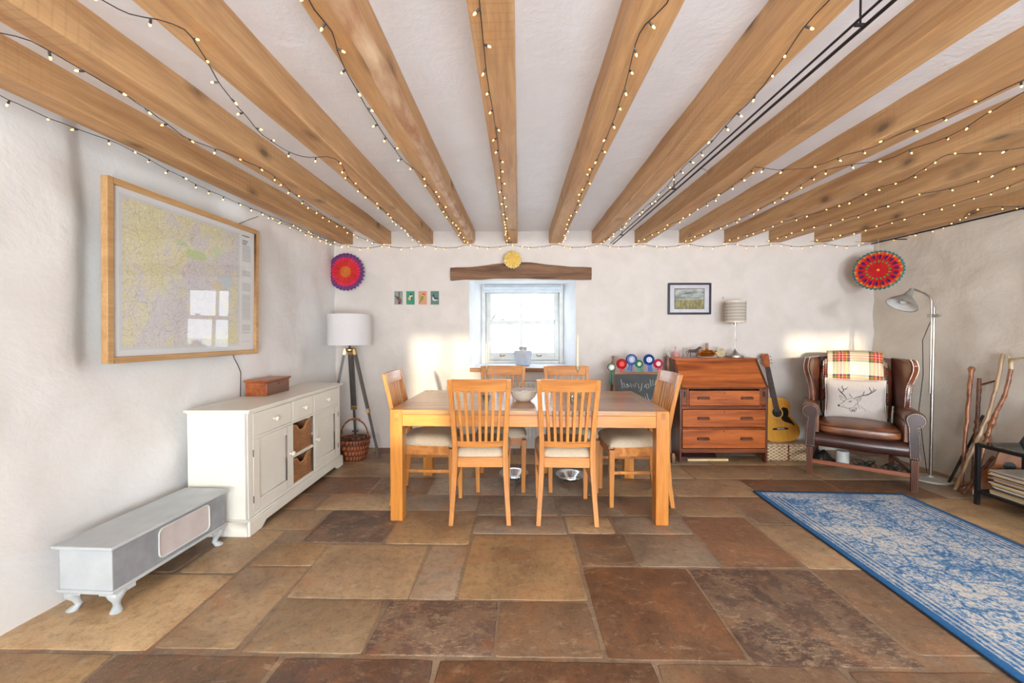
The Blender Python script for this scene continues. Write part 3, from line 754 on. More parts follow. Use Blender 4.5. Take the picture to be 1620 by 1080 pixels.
# ================================================================== MAP
mp = thing('framed_map', 'large road map behind glass in a pale wooden frame on the left wall', 'map', (-2.018, 1.905, 1.11), rot=(0, R(1.0), R(-2.2)))
mw, mh, fw_ = 1.065, .915, .030
def map_mat():
    t = NT('printed map'); t.bsdf(Roughness=.7); v = t.coord()
    sp = t.n('ShaderNodeSeparateXYZ'); t.l(v, sp.inputs[0]); Y, Z = sp.outputs[1], sp.outputs[2]
    def band(a, lo, hi):
        return t.math('MULTIPLY', t.math('GREATER_THAN', a, lo), t.math('LESS_THAN', a, hi))
    n = t.noise(v, 2.6, 9, .62, .4); n2 = t.noise(v, 9, 8, .65, .3)
    land = t.ramp(t.math('ADD', t.math('MULTIPLY', n, .75), t.math('MULTIPLY', n2, .25)), [(.40, lin((226,222,180))), (.48, lin((228,225,196))), (.53, lin((222,219,216))), (.60, lin((220,214,218))), (.66, lin((226,221,196)))])
    vo = t.n('ShaderNodeTexVoronoi', feature='DISTANCE_TO_EDGE'); vo.inputs['Scale'].default_value = 9
    dv = t.n('ShaderNodeVectorMath', operation='ADD'); t.l(v, dv.inputs[0]); nn = t.n('ShaderNodeTexNoise'); nn.inputs['Scale'].default_value = 7; t.l(v, nn.inputs['Vector'])
    sc_ = t.n('ShaderNodeVectorMath', operation='SCALE'); sc_.inputs['Scale'].default_value = .16; t.l(nn.outputs['Color'], sc_.inputs[0]); t.l(sc_.outputs[0], dv.inputs[1]); t.l(dv.outputs[0], vo.inputs['Vector'])
    land = t.mix(t.ramp(vo.outputs['Distance'], [(.0, W(.4)), (.014, W(0))]), land, lin((150,144,164)))
    vo2 = t.n('ShaderNodeTexVoronoi', feature='DISTANCE_TO_EDGE'); vo2.inputs['Scale'].default_value = 34; t.l(dv.outputs[0], vo2.inputs['Vector'])
    land = t.mix(t.ramp(vo2.outputs['Distance'], [(.0, W(.35)), (.06, W(0))]), land, lin((170,140,120)))
    spk = t.noise(v, 150, 2, .7); land = t.mix(t.ramp(spk, [(.56, W(0)), (.66, W(.35))]), land, lin((120,120,130)))
    def blob(cy, cz, ry, rz, col, cur, wob=.5):
        a = t.math('MULTIPLY', t.math('SUBTRACT', Y, cy), 1/ry); b = t.math('MULTIPLY', t.math('SUBTRACT', Z, cz), 1/rz)
        d = t.math('ADD', t.math('ADD', t.math('MULTIPLY', a, a), t.math('MULTIPLY', b, b)), t.math('MULTIPLY', t.math('SUBTRACT', n2, .5), 5*wob))
        return t.mix(t.ramp(d, [(.5, W(.65)), (1.3, W(0))]), cur, col)
    land = blob(.50,.63,.10,.032, lin((186,214,136)), land, 1.1); land = blob(.42,.68,.045,.022, lin((180,214,160)), land, 1.1); land = blob(.70,.68,.05,.04, lin((200,220,184)), land, 1.3)
    land = blob(.76,.50,.075,.05, lin((190,210,220)), land); land = blob(.70,.46,.05,.04, lin((226,206,160)), land)
    inside = t.math('MULTIPLY', band(Y, .085, .875), band(Z, .075, .845))
    border = t.math('SUBTRACT', t.math('MULTIPLY', band(Y, .070, .890), band(Z, .062, .858)), inside)
    paper = lin((228,230,230)); col = t.mix(inside, paper, land); col = t.mix(t.math('MULTIPLY', border, .5), col, lin((200,206,214)))
    # key column: rows of fine text-like marks
    rows = t.math('GREATER_THAN', t.math('FRACT', t.math('MULTIPLY', Z, 95)), .55); words = t.ramp(t.noise(t.coord((1,60,0.0)), 1.0, 2), [(.45, W(0)), (.5, W(1))])
    blk = t.ramp(t.noise(t.coord((1,.01,9)), 1.3, 2), [(.46, W(0)), (.5, W(1))])
    colm = t.math('MULTIPLY', t.math('MULTIPLY', band(Y, .915, 1.0), band(Z, .09, .80)), t.math('MULTIPLY', rows, blk))
    col = t.mix(t.math('MULTIPLY', colm, .55), col, lin((110,112,118)))
    t.l(col, t.b.inputs['Base Color']); return t.mat
m = MB(); m.box(-.012,-.004,fw_*.6,mw-fw_*.6,fw_*.6,mh-fw_*.6); m.build('map_sheet', map_mat(), mp)
m = MB()
m.box(-.022,.014,0,fw_,0,mh); m.box(-.022,.014,mw-fw_,mw,0,mh); m.box(-.022,.014,fw_,mw-fw_,0,fw_); m.box(-.022,.014,fw_,mw-fw_,mh-fw_,mh)
m.build('frame', M['map_frame'], mp, .002)
m = MB(); m.box(-.0012,.0005,fw_*.8,mw-fw_*.8,fw_*.8,mh-fw_*.8); m.build('glass', M['picture_glass'], mp)
m = MB(); m.box(-.016,-.0125,fw_*.5,mw-fw_*.5,fw_*.5,mh-fw_*.5); m.build('backing_board', M['cream'], mp)
for yy in (.2, .85):
    m = MB(); m.tube([(-.13,yy,mh-.12),(-.02,yy,mh-.12)], .006, 8); m.tube([(-.13,yy,.12),(-.02,yy,.12)], .006, 8); m.build('wall_peg', M['hinge'], mp)
m = MB(); m.box(-.0038,-.0034,.915,.925,.845,.853); m.box(-.0038,-.0034,.93,.985,.846,.852)
for k in range(3): m.box(-.0038,-.0034,.915,.97-.008*k,.812-.012*k,.817-.012*k)
m.build('map_heading', M['black'], mp)

# ================================================================== TRIPOD LAMP
tl = thing('tripod_lamp', 'tripod floor lamp with a white drum shade in the left back corner', 'lamp', (-1.70, 3.97, 0))
ap = Vector((0,0,1.10))
m = MB(); n = 48
m.lathe([(.207,1.145),(.207,1.450)], n); m.lathe([(.2035,1.145),(.2035,1.450)], n)
m.lathe([(.207,1.145),(.2035,1.145)], n); m.lathe([(.207,1.45),(.2035,1.45)], n)
sh = m.build('lamp_shade', M['shade_white'], tl)
m = MB(); m.tube([(0,0,1.08),(0,0,1.17)], .010, 10); m.tube([(0,0,1.17),(0,0,1.24)], .018, 12); m.tube([(-.2,0,1.40),(.2,0,1.40)], .002, 6); m.tube([(0,-.2,1.40),(0,.2,1.40)], .002, 6); m.tube([(0,0,1.24),(0,0,1.40)], .003, 6); m.build('pole', M['black_metal'], tl)
m = MB(); m.lathe([(.0001,1.075),(.035,1.075),(.05,1.09),(.05,1.105),(.02,1.115),(.0001,1.115)], 18); m.build('hub', M['brass'], tl)
for fx, fy in ((.275,.035),(-.235,-.10),(-.06,.285)):
    f = Vector((fx,fy,0)); d = (f-ap).normalized(); s_ = Vector((-d.y,d.x,0)).normalized()
    a0 = ap + Vector((fx,fy,0)).normalized()*.045 - Vector((0,0,.01)); mid = a0+(f-a0)*.56
    m = MB()
    for k in (-1, 1): m.bar(a0+s_*.020*k, mid+s_*.020*k, .014, .024, up=s_.cross(d))
    lg = m.build('leg', M['tripod_grey'], tl, .002)
    m = MB(); m.bar(a0+(mid-a0)*.05, f, .022, .022, up=s_.cross(d)); m.build('lower_leg', M['tripod_grey'], lg, .002)
    m = MB(); m.bar(mid-(mid-a0).normalized()*.025, mid+(f-mid).normalized()*.02, .060, .030, up=s_.cross(d)); m.build('brass_collar', M['brass'], lg, .003)
    m = MB(); m.bar(a0-d*.02, a0+d*.045, .060, .030, up=s_.cross(d)); m.build('brass_collar', M['brass'], lg, .003)
    m = MB(); q = a0+(f-a0)*.80; m.tube([q-s_*.03, q+s_*.03], .008, 8); m.build('knob', M['black'], lg)
# handled basket with fir cones
hb = thing('handled_basket', 'red brown wicker basket with a hooped handle behind the sideboard, full of fir cones', 'basket', (-1.66, 3.975, 0))
m = MB(); rings = []
for z, r in ((.003,.105),(.03,.118),(.08,.130),(.13,.138),(.17,.142)):
    rings.append([(r*1.0*math.cos(2*PI*j/72)*(1+.012*(1 if j%2 else -1)), r*.95*math.sin(2*PI*j/72)*(1+.012*(1 if j%2 else -1)), z) for j in range(72)])
m.loft(rings, caps=False); m.prism([(.104*math.cos(2*PI*j/36), .1*math.sin(2*PI*j/36)) for j in range(36)], .003, .010)
m.build('body', M['wicker_red'], hb)
m = MB()
for j in range(36):
    a = 2*PI*j/36; a2 = a+2*PI/24; a3 = a-2*PI/24
    for q in (a2, a3): m.tube([(.138*math.cos(a),.131*math.sin(a),.12),(.146*math.cos((a+q)/2),.139*math.sin((a+q)/2),.155),(.143*math.cos(q),.136*math.sin(q),.195)], .0032, 5)
m.build('lattice', M['wicker_red'], hb)
m = MB()
for dz in (.192,.203): m.tube([(.146*math.cos(2*PI*j/48),.139*math.sin(2*PI*j/48),dz) for j in range(48)], .008, 7, closed=True)
m.build('rim', M['wicker_red'], hb)
m = MB(); m.tube([(-.14*math.cos(PI*i/20)*(1.0), .0, .19+.205*math.sin(PI*i/20)**.8) for i in range(21)], .0075, 8); m.tube([(-.135*math.cos(PI*i/20), .012*math.sin(i*1.2), .19+.215*math.sin(PI*i/20)**.8) for i in range(21)], .004, 6)
m.build('handle', M['wicker_red'], hb)
cone_m = plain('fir cone scales', (120,86,66), .6, 0, (60,42,36), 60, .8)
for k in range(13):
    a = k*2.4; r = .03*math.sqrt(k+.3); c = (r*math.cos(a), r*math.sin(a)*.95, .165+.012*(k%3)); m = MB()
    for q in range(5): m.lathe([(.0001,-.004),(.026-abs(q-2)*.005,.002),(.018,.012),(.0001,.012)], 9, (c[0],c[1],c[2]-.02+q*.010))
    o = m.build('fir_cone', cone_m); o.location = hb.location
    tag(o, 'brown fir cone lying in the hooped wicker basket', 'fir cone', 'fir cones in the hooped basket')
fill = MB(); fill.lathe([(.0001,.13),(.125,.13),(.1251,.135),(.0001,.14)], 30)
fo = fill.build('kindling', plain('dark kindling', (70,56,48), .9, 0, (34,28,26), 70, .8)); fo.location = hb.location
tag(fo, 'dark chips filling the hooped wicker basket under the cones', 'kindling', kind='stuff')
# ================================================================== WALL DECORATION
def fan(name, loc, r, rz, cols, label, folds=36, scallop=0, string=0, layers=None):
    """pleated paper rosette: a zig-zag disc with coloured rings"""
    t = thing(name, label, 'paper fan', loc, rz)
    mats = [plain(name+' paper %d' % i, c, .75) for i, c in enumerate(cols['c'])]
    m = MB(); n = folds*2; rr_ = cols['r']
    for k in range(len(rr_)-1):
        ci = cols['i'][k]
        for j in range(n):
            j2 = (j+1) % n
            def P(q, i):
                r_ = rr_[i]*r; a = 2*PI*q/n
                if i == len(rr_)-1: r_ *= 1+scallop*(1 if q % 2 else -1)
                d = .020*(r_/r)*(1 if q % 2 else -1) if i else 0
                return (r_*math.sin(a), -.012+d*.5 - .012*(1-r_/r), r_*math.cos(a))
            vs = [P(j,k),P(j2,k),P(j2,k+1),P(j,k+1)]
            mi = ci if isinstance(ci, int) else ci[(j//2) % len(ci)]
            m.add(vs, [(0,1,2,3)], mi)
    m.build('pleated_disc', mats, t, smooth=5, solid=.0012, weld=True)
    m = MB(); m.lathe([(.0001,0),(r*.06,.0),(r*.055,.006),(.0001,.009)], 16, M=Matrix.Translation((0,-.03,0)) @ Matrix.Rotation(R(90),4,'X')); m.build('centre_button', mats[cols.get('b',0)], t)
    m = MB(); m.tube([(0,-.012,r*.2),(0,-.014,r+string)], .0012, 5); m.build('hanging_thread', M['white_paint'], t)
    return t
fan('paper_fan', (-1.868,4.29,1.925), .200, 0, dict(r=[0,.14,.30,.46,.62,.78,.88,1.0], c=[(214,120,50),(214,52,52),(226,46,84),(118,68,128),(196,60,110)], i=[0,0,1,1,2,3,3]),
    'round pink, red and purple pleated paper fan in the left back corner', 30, .03, .10)
fan('paper_fan', (-.068,4.255,2.045), .094, 0, dict(r=[0,.3,.6,.85,1.0], c=[(240,196,84),(248,224,150),(244,208,104)], i=[[0,1],[0,1],[1,2],1]),
    'small yellow pleated paper fan hanging over the window lintel', 20, .05, .09)
fan('paper_fan', (3.555,4.02,1.885), .192, R(-41), dict(r=[0,.12,.28,.40,.50,.60,.70,.78,.85,.92,1.0], c=[(214,36,44),(104,176,74),(96,40,110),(236,84,44),(242,160,70),(60,140,134)], i=[0,0,0,[1,0],0,[2,0],[2,0],3,[4,3],5], b=4),
    'round red, green and teal pleated paper fan in the right back corner', 36, .03, .12)
# four bird cards
def card(x, bg, bg2, shapes, label):
    t = thing('bird_card', label, 'picture card', (x, YB-.006, 1.65), 0, 'bird picture cards in a row')
    m = MB(); m.box(-.0485,.0485,0,.002,-.076,.076); m.box(-.0455,.0455,-.0006,.0,-.073,.073,1); m.build('card', [plain('card edge',(226,216,204),.7), plain('card ground',bg,.7,0,bg2,30)], t)
    def ell(cx, cz, rx, rz, rot, n=18): return [(cx+rx*math.cos(2*PI*i/n)*math.cos(rot)-rz*math.sin(2*PI*i/n)*math.sin(rot), cz+rx*math.cos(2*PI*i/n)*math.sin(rot)+rz*math.sin(2*PI*i/n)*math.cos(rot)) for i in range(n)]
    m = MB(); mats = []; 
    for q, (kind, args, col) in enumerate(shapes):
        poly = ell(*args) if kind == 'e' else args
        mats.append(plain('bird ink', col, .7)); z = -.0008-.0003*q
        m.prism(poly, -z-.0003, -z, q, Matrix(((1,0,0,0),(0,0,-1,0),(0,1,0,0),(0,0,0,1))))
    m.build('printed_bird', mats, t)
card(-1.318,(150,160,148),(130,140,132),[('e',(.012,-.03,.022,.03,.2),(150,92,98)),('e',(0,-.01,.018,.03,.9),(132,76,84)),('p',[(.004,.065),(.012,.065),(.012,0),(.002,0)],(74,62,64)),('p',[(-.043,.02),(.0,-.01),(0,.004),(-.043,.028)],(70,62,62)),('e',(.010,-.055,.014,.014,0),(84,54,70))],'first picture card from the left: brownish pink bird on grey green')
card(-1.187,(60,150,122),(54,138,112),[('e',(-.002,.0,.018,.028,-.4),(222,196,120)),('e',(.008,.022,.017,.012,.1),(232,222,206)),('e',(.008,.036,.015,.009,.2),(64,52,46)),('e',(.012,-.008,.007,.024,-.15),(92,78,48)),('p',[(-.036,-.004),(-.012,.004),(-.012,-.006)],(220,180,110))],'second picture card from the left: small yellow and black bird on green')
card(-1.052,(214,160,124),(204,148,116),[('e',(-.008,-.004,.016,.030,-.35),(132,156,48)),('e',(.010,.036,.017,.012,0),(206,72,56)),('p',[(.024,.038),(.040,.030),(.024,.030)],(226,170,90)),('p',[(-.020,-.026),(-.012,-.030),(-.034,-.062),(-.038,-.058)],(120,92,40)),('e',(.004,.028,.008,.006,0),(236,206,150))],'third picture card from the left: green bird with a red head on peach')
card(-.919,(96,132,128),(86,118,112),[('e',(.004,-.016,.032,.017,.0),(222,222,206)),('e',(.012,-.008,.028,.011,-.15),(66,70,72)),('e',(-.013,.020,.008,.020,.1),(58,62,68)),('e',(-.020,-.002,.008,.012,0),(222,222,210)),('p',[(-.02,.028),(-.036,.022),(-.02,.020)],(60,60,60))],'fourth picture card from the left: dark and white water bird on teal')
# landscape picture
pc = thing('framed_picture', 'black framed moorland landscape picture on the back wall above the bureau', 'picture', (1.838, YB-.006, 1.635))
w_, h_ = .23, .168
m = MB(); b = .02; m.box(-w_,-w_+b,-.020,0,-h_,h_); m.box(w_-b,w_,-.020,0,-h_,h_); m.box(-w_+b,w_-b,-.020,0,-h_,-h_+b); m.box(-w_+b,w_-b,-.020,0,h_-b,h_); m.build('frame', plain('navy black frame',(40,38,52),.35), pc, .002)
m = MB(); m.box(-w_+b,w_-b,-.008,-.004,-h_+b,h_-b); m.build('mount', plain('mount board',(214,214,222),.8), pc)
t = NT('moorland print'); t.bsdf(Roughness=.6); v = t.coord(); sp = t.n('ShaderNodeSeparateXYZ'); t.l(v, sp.inputs[0]); Z = sp.outputs[2]
skyc = t.ramp(t.noise(t.coord((1,1,4)), 6, 5, .6), [(.35, lin((70,84,84))), (.5, lin((150,160,158))), (.65, lin((206,206,196)))])
gr = t.ramp(t.noise(t.coord((3,1,1)), 12, 6, .7), [(.3, lin((62,64,42))), (.5, lin((134,128,76))), (.7, lin((188,172,104)))])
col = t.mix(t.ramp(t.math('MULTIPLY', t.math('ADD', Z, .02), 30), [(.0, W(1)), (.6, W(0))]), skyc, gr); t.l(col, t.b.inputs['Base Color'])
m = MB(); m.box(-.158,.158,-.0095,-.0082,-.108,.108); pr_ = m.build('print', t.mat, pc)
m = MB(); fr_ = .160; m.box(-fr_,-.155,-.0105,-.0082,-.111,.111); m.box(.155,fr_,-.0105,-.0082,-.111,.111); m.box(-.155,.155,-.0105,-.0082,-.111,-.106); m.box(-.155,.155,-.0105,-.0082,.106,.111); m.build('inner_border', M['black'], pc)
m = MB(); m.box(-w_+b,w_-b,-.014,-.013,-h_+b,h_-b); m.build('glass', M['pane'], pc)
# small nail over the table lamp
m = MB(); m.box(2.197,2.203,YB-.012,YB,1.635,1.655); tag(m.build('wall_hook', plain('pinkish hook',(214,176,156),.6)), 'tiny pale hook on the back wall above the table lamp', 'hook')
# vase on the sill
vs = thing('vase', 'pale blue grey glazed square-shouldered vase on the window ledge', 'vase', (.045, 4.56, .902))
m = MB(); m.lathe([(.0001,0),(.078,0),(.082,.004),(.104,.15),(.104,.158),(.098,.165),(.046,.170),(.044,.205),(.036,.205),(.036,.172),(.0001,.16)], 40)
m.build('body', plain('mottled glaze',(176,192,214),.2,0,(206,208,212),16,coat=.5), vs, smooth=50)
m = MB(); m.lathe([(.0455,.176),(.0475,.180),(.0475,.203),(.0445,.207)], 32); m.build('neck_band', plain('pinkish clay',(196,176,176),.5), vs)

# ================================================================== EASEL AND ROSETTES
ea = thing('blackboard_easel', 'wooden child blackboard easel between the table and the bureau', 'easel', (1.225, 3.99, 0), 0)
tilt = .10   # lean back
def ez(z, d=0): return (z-1.03)*-tilt*0 + .10*(z/1.03) - .05 + d
for x in (-.272, .272):
    m = MB(); m.bar((x,ez(.0),.03),(x,ez(1.035),1.035),.020,.026,up=(0,1,0)); m.build('post', M['lintel'], ea, .003)
    m = MB(); m.bar((x,.24,.03),(x,ez(.98)+.02,.98),.020,.024,up=(0,1,0)); m.build('rear_post', M['lintel'], ea, .003)
    m = MB(); m.prism([(-.13,0),(.27,0),(.27,.02),(.20,.045),(-.04,.05),(-.09,.09),(-.125,.10),(-.14,.06)], x-.014, x+.014, 0, MX); m.build('foot', M['lintel'], ea, .004)
m = MB(); m.bar((-.262,ez(.86)-.004,.862),(.262,ez(.86)-.004,.862),.016,.022); m.build('board_rail', M['sill_wood'], ea, .002)
m = MB(); m.bar((-.262,ez(.30)-.004,.30),(.262,ez(.30)-.004,.30),.020,.03); m.build('board_rail', M['sill_wood'], ea, .002)
m = MB(); m.add([(-.262,ez(.31)-.002,.31),(.262,ez(.31)-.002,.31),(.262,ez(.85)-.002,.85),(-.262,ez(.85)-.002,.85),(-.262,ez(.31)+.006,.31),(.262,ez(.31)+.006,.31),(.262,ez(.85)+.006,.85),(-.262,ez(.85)+.006,.85)], [(0,1,2,3),(7,6,5,4),(0,4,5,1),(3,2,6,7),(0,3,7,4),(1,5,6,2)])
bd_ = m.build('blackboard', plain('chalky slate',(78,82,82),.75,0,(64,68,70),14), ea)
m = MB(); chalk = [
 [(-.20,.80),(-.19,.74),(-.185,.71)],[(-.19,.75),(-.17,.765),(-.165,.72)],[(-.15,.75),(-.13,.755),(-.13,.72),(-.15,.72),(-.15,.75),(-.11,.73)],[(-.105,.76),(-.095,.72),(-.08,.75),(-.065,.72),(-.05,.765)],[(-.03,.76),(-.02,.71),(0,.705),(.01,.76),(.0,.69),(-.02,.685)],
 [(.03,.72),(.05,.75),(.075,.755),(.08,.72),(.055,.71),(.05,.74)],[(.09,.80),(.10,.73)],[(.115,.79),(.12,.74),(.14,.745),(.15,.79),(.145,.70)],[(.17,.78),(.18,.73),(.19,.75)],
 [(-.06,.60),(-.04,.605)],[(-.03,.602),(-.01,.60)],[(.04,.63),(.06,.57),(.07,.60)],[(.055,.66),(.075,.58)],[(.08,.60),(.10,.585),(.11,.61)],[(.12,.59),(.16,.585)],[(.14,.61),(.17,.605)]]
for s_ in chalk: m.tube([(x, ez(z)-.0035, z) for x, z in s_], .0028, 5)
m.build('chalk_writing', plain('chalk',(200,200,196),.95), bd_)
def rosette(x, z, r, c1, c2, cc, tail, label, y=None, tl_=.10, tdx=.0):
    t = thing('rosette', label, 'rosette', (x, y if y else 3.99+.03, z), 0, 'award rosettes on the blackboard easel')
    ms = [plain('ribbon',c1,.5), plain('ribbon light',c2,.5), plain('rosette centre',cc,.5), plain('ribbon tail',tail,.4)]
    m = MB(); n = 56
    for (ra, rb, mi, yo) in ((.0,1.0,0,0),(.0,.80,1,-.006)):
        for j in range(n):
            def P(q, rr__):
                a = 2*PI*q/n; return (rr__*r*math.sin(a)*(1+(.04 if q%2 and rr__>.5 else 0)), yo+.004*(1 if q%2 else -1)*(rr__>.1), rr__*r*math.cos(a))
            m.add([P(j,ra+.001),P(j+1,ra+.001),P(j+1,rb),P(j,rb)], [(0,1,2,3)], mi)
    m.build('pleated_ribbon', ms[:2], t, smooth=5, solid=.001)
    m = MB(); m.lathe([(.0001,0),(r*.50,0),(r*.50,.004),(r*.46,.006),(.0001,.006)], 24, M=Matrix.Translation((0,-.011,0)) @ Matrix.Rotation(R(90),4,'X'))
    b_ = m.build('centre_badge', ms[2], t)
    m = MB(); m.lathe([(r*.30,.0062),(r*.30,.0072),(r*.22,.0072),(r*.22,.0062)], 20, M=Matrix.Translation((0,-.011,0)) @ Matrix.Rotation(R(90),4,'X')); m.build('badge_ring', ms[1], b_)
    for s_ in (-1, 1):
        m = MB(); m.prism([(s_*.002+tdx*0,-r*.4),(s_*.018,-r*.4),(s_*.026+tdx,-r*.4-tl_),(s_*.017+tdx,-r*.4-tl_+.010),(s_*.004+tdx,-r*.4-tl_)], .002+.002*s_, .003+.002*s_, 0, Matrix(((1,0,0,0),(0,0,1,0),(0,1,0,0),(0,0,0,1)))); m.build('ribbon_tail', ms[3], t)
s_ = 630/4.0
def rx(px): return (px-821)/s_
def rz_(py): return 1.256-(py-528)/s_
rosette(rx(967),rz_(580.7),.040,(24,92,66),(236,236,224),(238,236,222),(20,84,58),'dark green and white award rosette at the far left of the easel', 4.0, .16)
rosette(rx(983.5),rz_(575.5),.052,(190,22,40),(216,40,48),(228,70,50),(196,24,40),'red award rosette, first from the left on the easel top', None, .085)
rosette(rx(999),rz_(568.5),.055,(22,62,140),(140,160,206),(206,206,220),(24,70,160),'navy and pale blue award rosette, left of the two blue ones', None, .10, -.02)
rosette(rx(1011),rz_(575.5),.040,(36,130,110),(60,160,130),(240,230,190),(30,136,112),'teal green award rosette with a cream centre between the two blue ones', None, .09, .02)
rosette(rx(1026.5),rz_(568.8),.055,(18,66,160),(24,80,150),(246,246,246),(30,90,190),'royal blue award rosette with a white centre, right of the two blue ones', None, .10, .02)
rosette(rx(1041),rz_(575),.047,(206,30,90),(214,44,96),(236,226,200),(200,24,80),'pink award rosette with a cream centre, rightmost on the easel', None, .06, .03)

# ================================================================== BUREAU
bu = thing('writing_bureau', 'orange brown oak writing bureau with a sloping fall front and three drawers', 'bureau', (1.992, 3.89, 0), R(1))
hw, bd2 = .418, .395
MXs = MX
m = MB()
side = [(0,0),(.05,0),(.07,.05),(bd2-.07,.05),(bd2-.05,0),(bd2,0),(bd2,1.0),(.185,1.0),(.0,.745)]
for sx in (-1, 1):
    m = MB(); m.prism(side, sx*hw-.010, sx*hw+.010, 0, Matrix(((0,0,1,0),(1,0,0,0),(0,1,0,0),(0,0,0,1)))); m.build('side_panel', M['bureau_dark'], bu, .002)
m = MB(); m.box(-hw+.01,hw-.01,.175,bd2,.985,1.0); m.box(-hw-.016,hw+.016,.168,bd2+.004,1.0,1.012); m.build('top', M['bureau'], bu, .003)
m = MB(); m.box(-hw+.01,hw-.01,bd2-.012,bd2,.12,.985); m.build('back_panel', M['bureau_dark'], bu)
sl = [(-.004,.738),(.012,.732),(.196,.988),(.182,.998)]
m = MB(); m.prism(sl, -hw+.012, hw-.012, 0, MXs); fl = m.build('fall_front', M['bureau'], bu, .003)
m = MB(); m.box(-.004,.004,.166,.176,.955,.975); m.build('key_plate', M['black'], fl)
m = MB(); m.box(-hw+.01,hw-.01,0,.35,.722,.736); 
for z0, z1 in ((.545,.555),(.525,.545),(.333,.345),(.100,.138)): m.box(-hw+.01,hw-.01,.001,.03,z0,z1)
m.box(-hw+.01,hw-.01,.02,bd2-.02,.12,.132)
for sx in (-1, 1): m.box(sx*.352-.010,sx*.352+.010,.0,.3,.545,.722)
m.build('rail', M['bureau_rail'], bu, .002)
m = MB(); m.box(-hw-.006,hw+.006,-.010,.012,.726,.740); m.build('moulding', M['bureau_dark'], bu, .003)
for sx in (-1, 1):
    m = MB(); m.box(sx*.385-.022,sx*.385+.022,.003,.34,.56,.718); lo = m.build('loper', M['bureau_rail'], bu, .001)
    m = MB(); m.box(sx*.385-.009,sx*.385+.009,.0,.0035,.645,.70); m.build('loper_slot', M['black'], lo)
for z0, z1, hw2 in ((.560,.705,.340),(.352,.520,hw-.016),(.145,.330,hw-.016)):
    m = MB(); m.box(-hw2,hw2,-.006,.34,z0,z1); dr = m.build('drawer', M['bureau'], bu, .003)
    for hx_ in (-.205, .215):
        m = MB(); m.box(hx_-.058,hx_+.058,-.012,-.006,(z0+z1)/2-.012,(z0+z1)/2+.016); m.bar((hx_-.055,-.022,(z0+z1)/2),(hx_+.055,-.022,(z0+z1)/2),.016,.020); m.build('handle', M['bureau_dark'], dr, .003)
    m = MB(); m.box(-.003,.003,-.0072,-.006,z1-.03,z1-.012); m.build('keyhole', M['black'], dr)
# under the bureau
pq = plain('dark patterned fabric',(120,72,66),.8,0,(54,34,38),60,.6)
m = MB(); m.grid(lambda u, v: (1.62+.36*u, 4.0+.2*v, .02+.075*math.sin(PI*u)**.2*math.sin(PI*min(v+.25,1))**.3+.01*fb(u*6,v*4,0)), 16, 8)
m.prism([(1.62,4.0),(1.98,4.0),(1.98,4.2),(1.62,4.2)], .0, .022)
tag(m.build('folded_rug', pq, None), 'dark red patterned folded cloth on the floor under the bureau', 'cloth')
m = MB(); m.bar((1.67,3.955,.011),(2.07,3.965,.011),.03,.020); tag(m.build('wooden_batten', plain('pale pine batten',(232,206,150),.5), None, .001), 'pale strip of wood on the floor under the bureau', 'strip of wood')
# things on the bureau top: z = 1.012
BT = 1.0125
tlm = thing('table_lamp', 'slim silver table lamp with a patterned grey drum shade on the bureau', 'lamp', (2.235, 4.16, BT))
m = MB(); m.lathe([(.0001,0),(.085,0),(.088,.004),(.085,.022),(.075,.030),(.045,.038),(.022,.058),(.010,.075),(.006,.09),(.0001,.09)], 32); m.build('base', M['steel'], tlm)
m = MB(); m.tube([(0,0,.08),(0,0,.34)], .006, 10); m.tube([(0,0,.335),(0,0,.37)], .017, 14); m.tube([(0,-.02,.18),(0,0,.18)], .003, 6); m.ball((0,-.022,.18),.006); m.tube([(-.1,0,.37),(.1,0,.37)], .002, 6); m.tube([(0,-.1,.37),(0,.1,.37)], .002, 6); m.build('stem', M['steel'], tlm)
t = NT('patterned shade'); t.bsdf(Roughness=.8); v = t.coord(); sp = t.n('ShaderNodeSeparateXYZ'); t.l(v, sp.inputs[0])
ang = t.math('ARCTAN2', sp.outputs[1], sp.outputs[0]); a1 = t.math('SINE', t.math('MULTIPLY', ang, 22)); a2 = t.math('SINE', t.math('MULTIPLY', sp.outputs[2], 100))
t.l(t.ramp(t.math('MULTIPLY', t.math('ABSOLUTE', a1), t.math('ABSOLUTE', a2)), [(.55, lin((196,186,172))), (.7, lin((142,136,130)))]), t.b.inputs['Base Color'])
m = MB(); m.lathe([(.100,.360),(.100,.582)], 40); m.lathe([(.098,.360),(.098,.582)], 40); m.lathe([(.1,.36),(.098,.36)],40); m.lathe([(.1,.582),(.098,.582)],40); shd = m.build('lamp_shade', t.mat, tlm)
m = MB(); m.lathe([(.101,.360),(.101,.372),(.100,.372)], 40); m.lathe([(.101,.570),(.101,.582)], 40); m.build('shade_trim', M['ceramic'], shd)
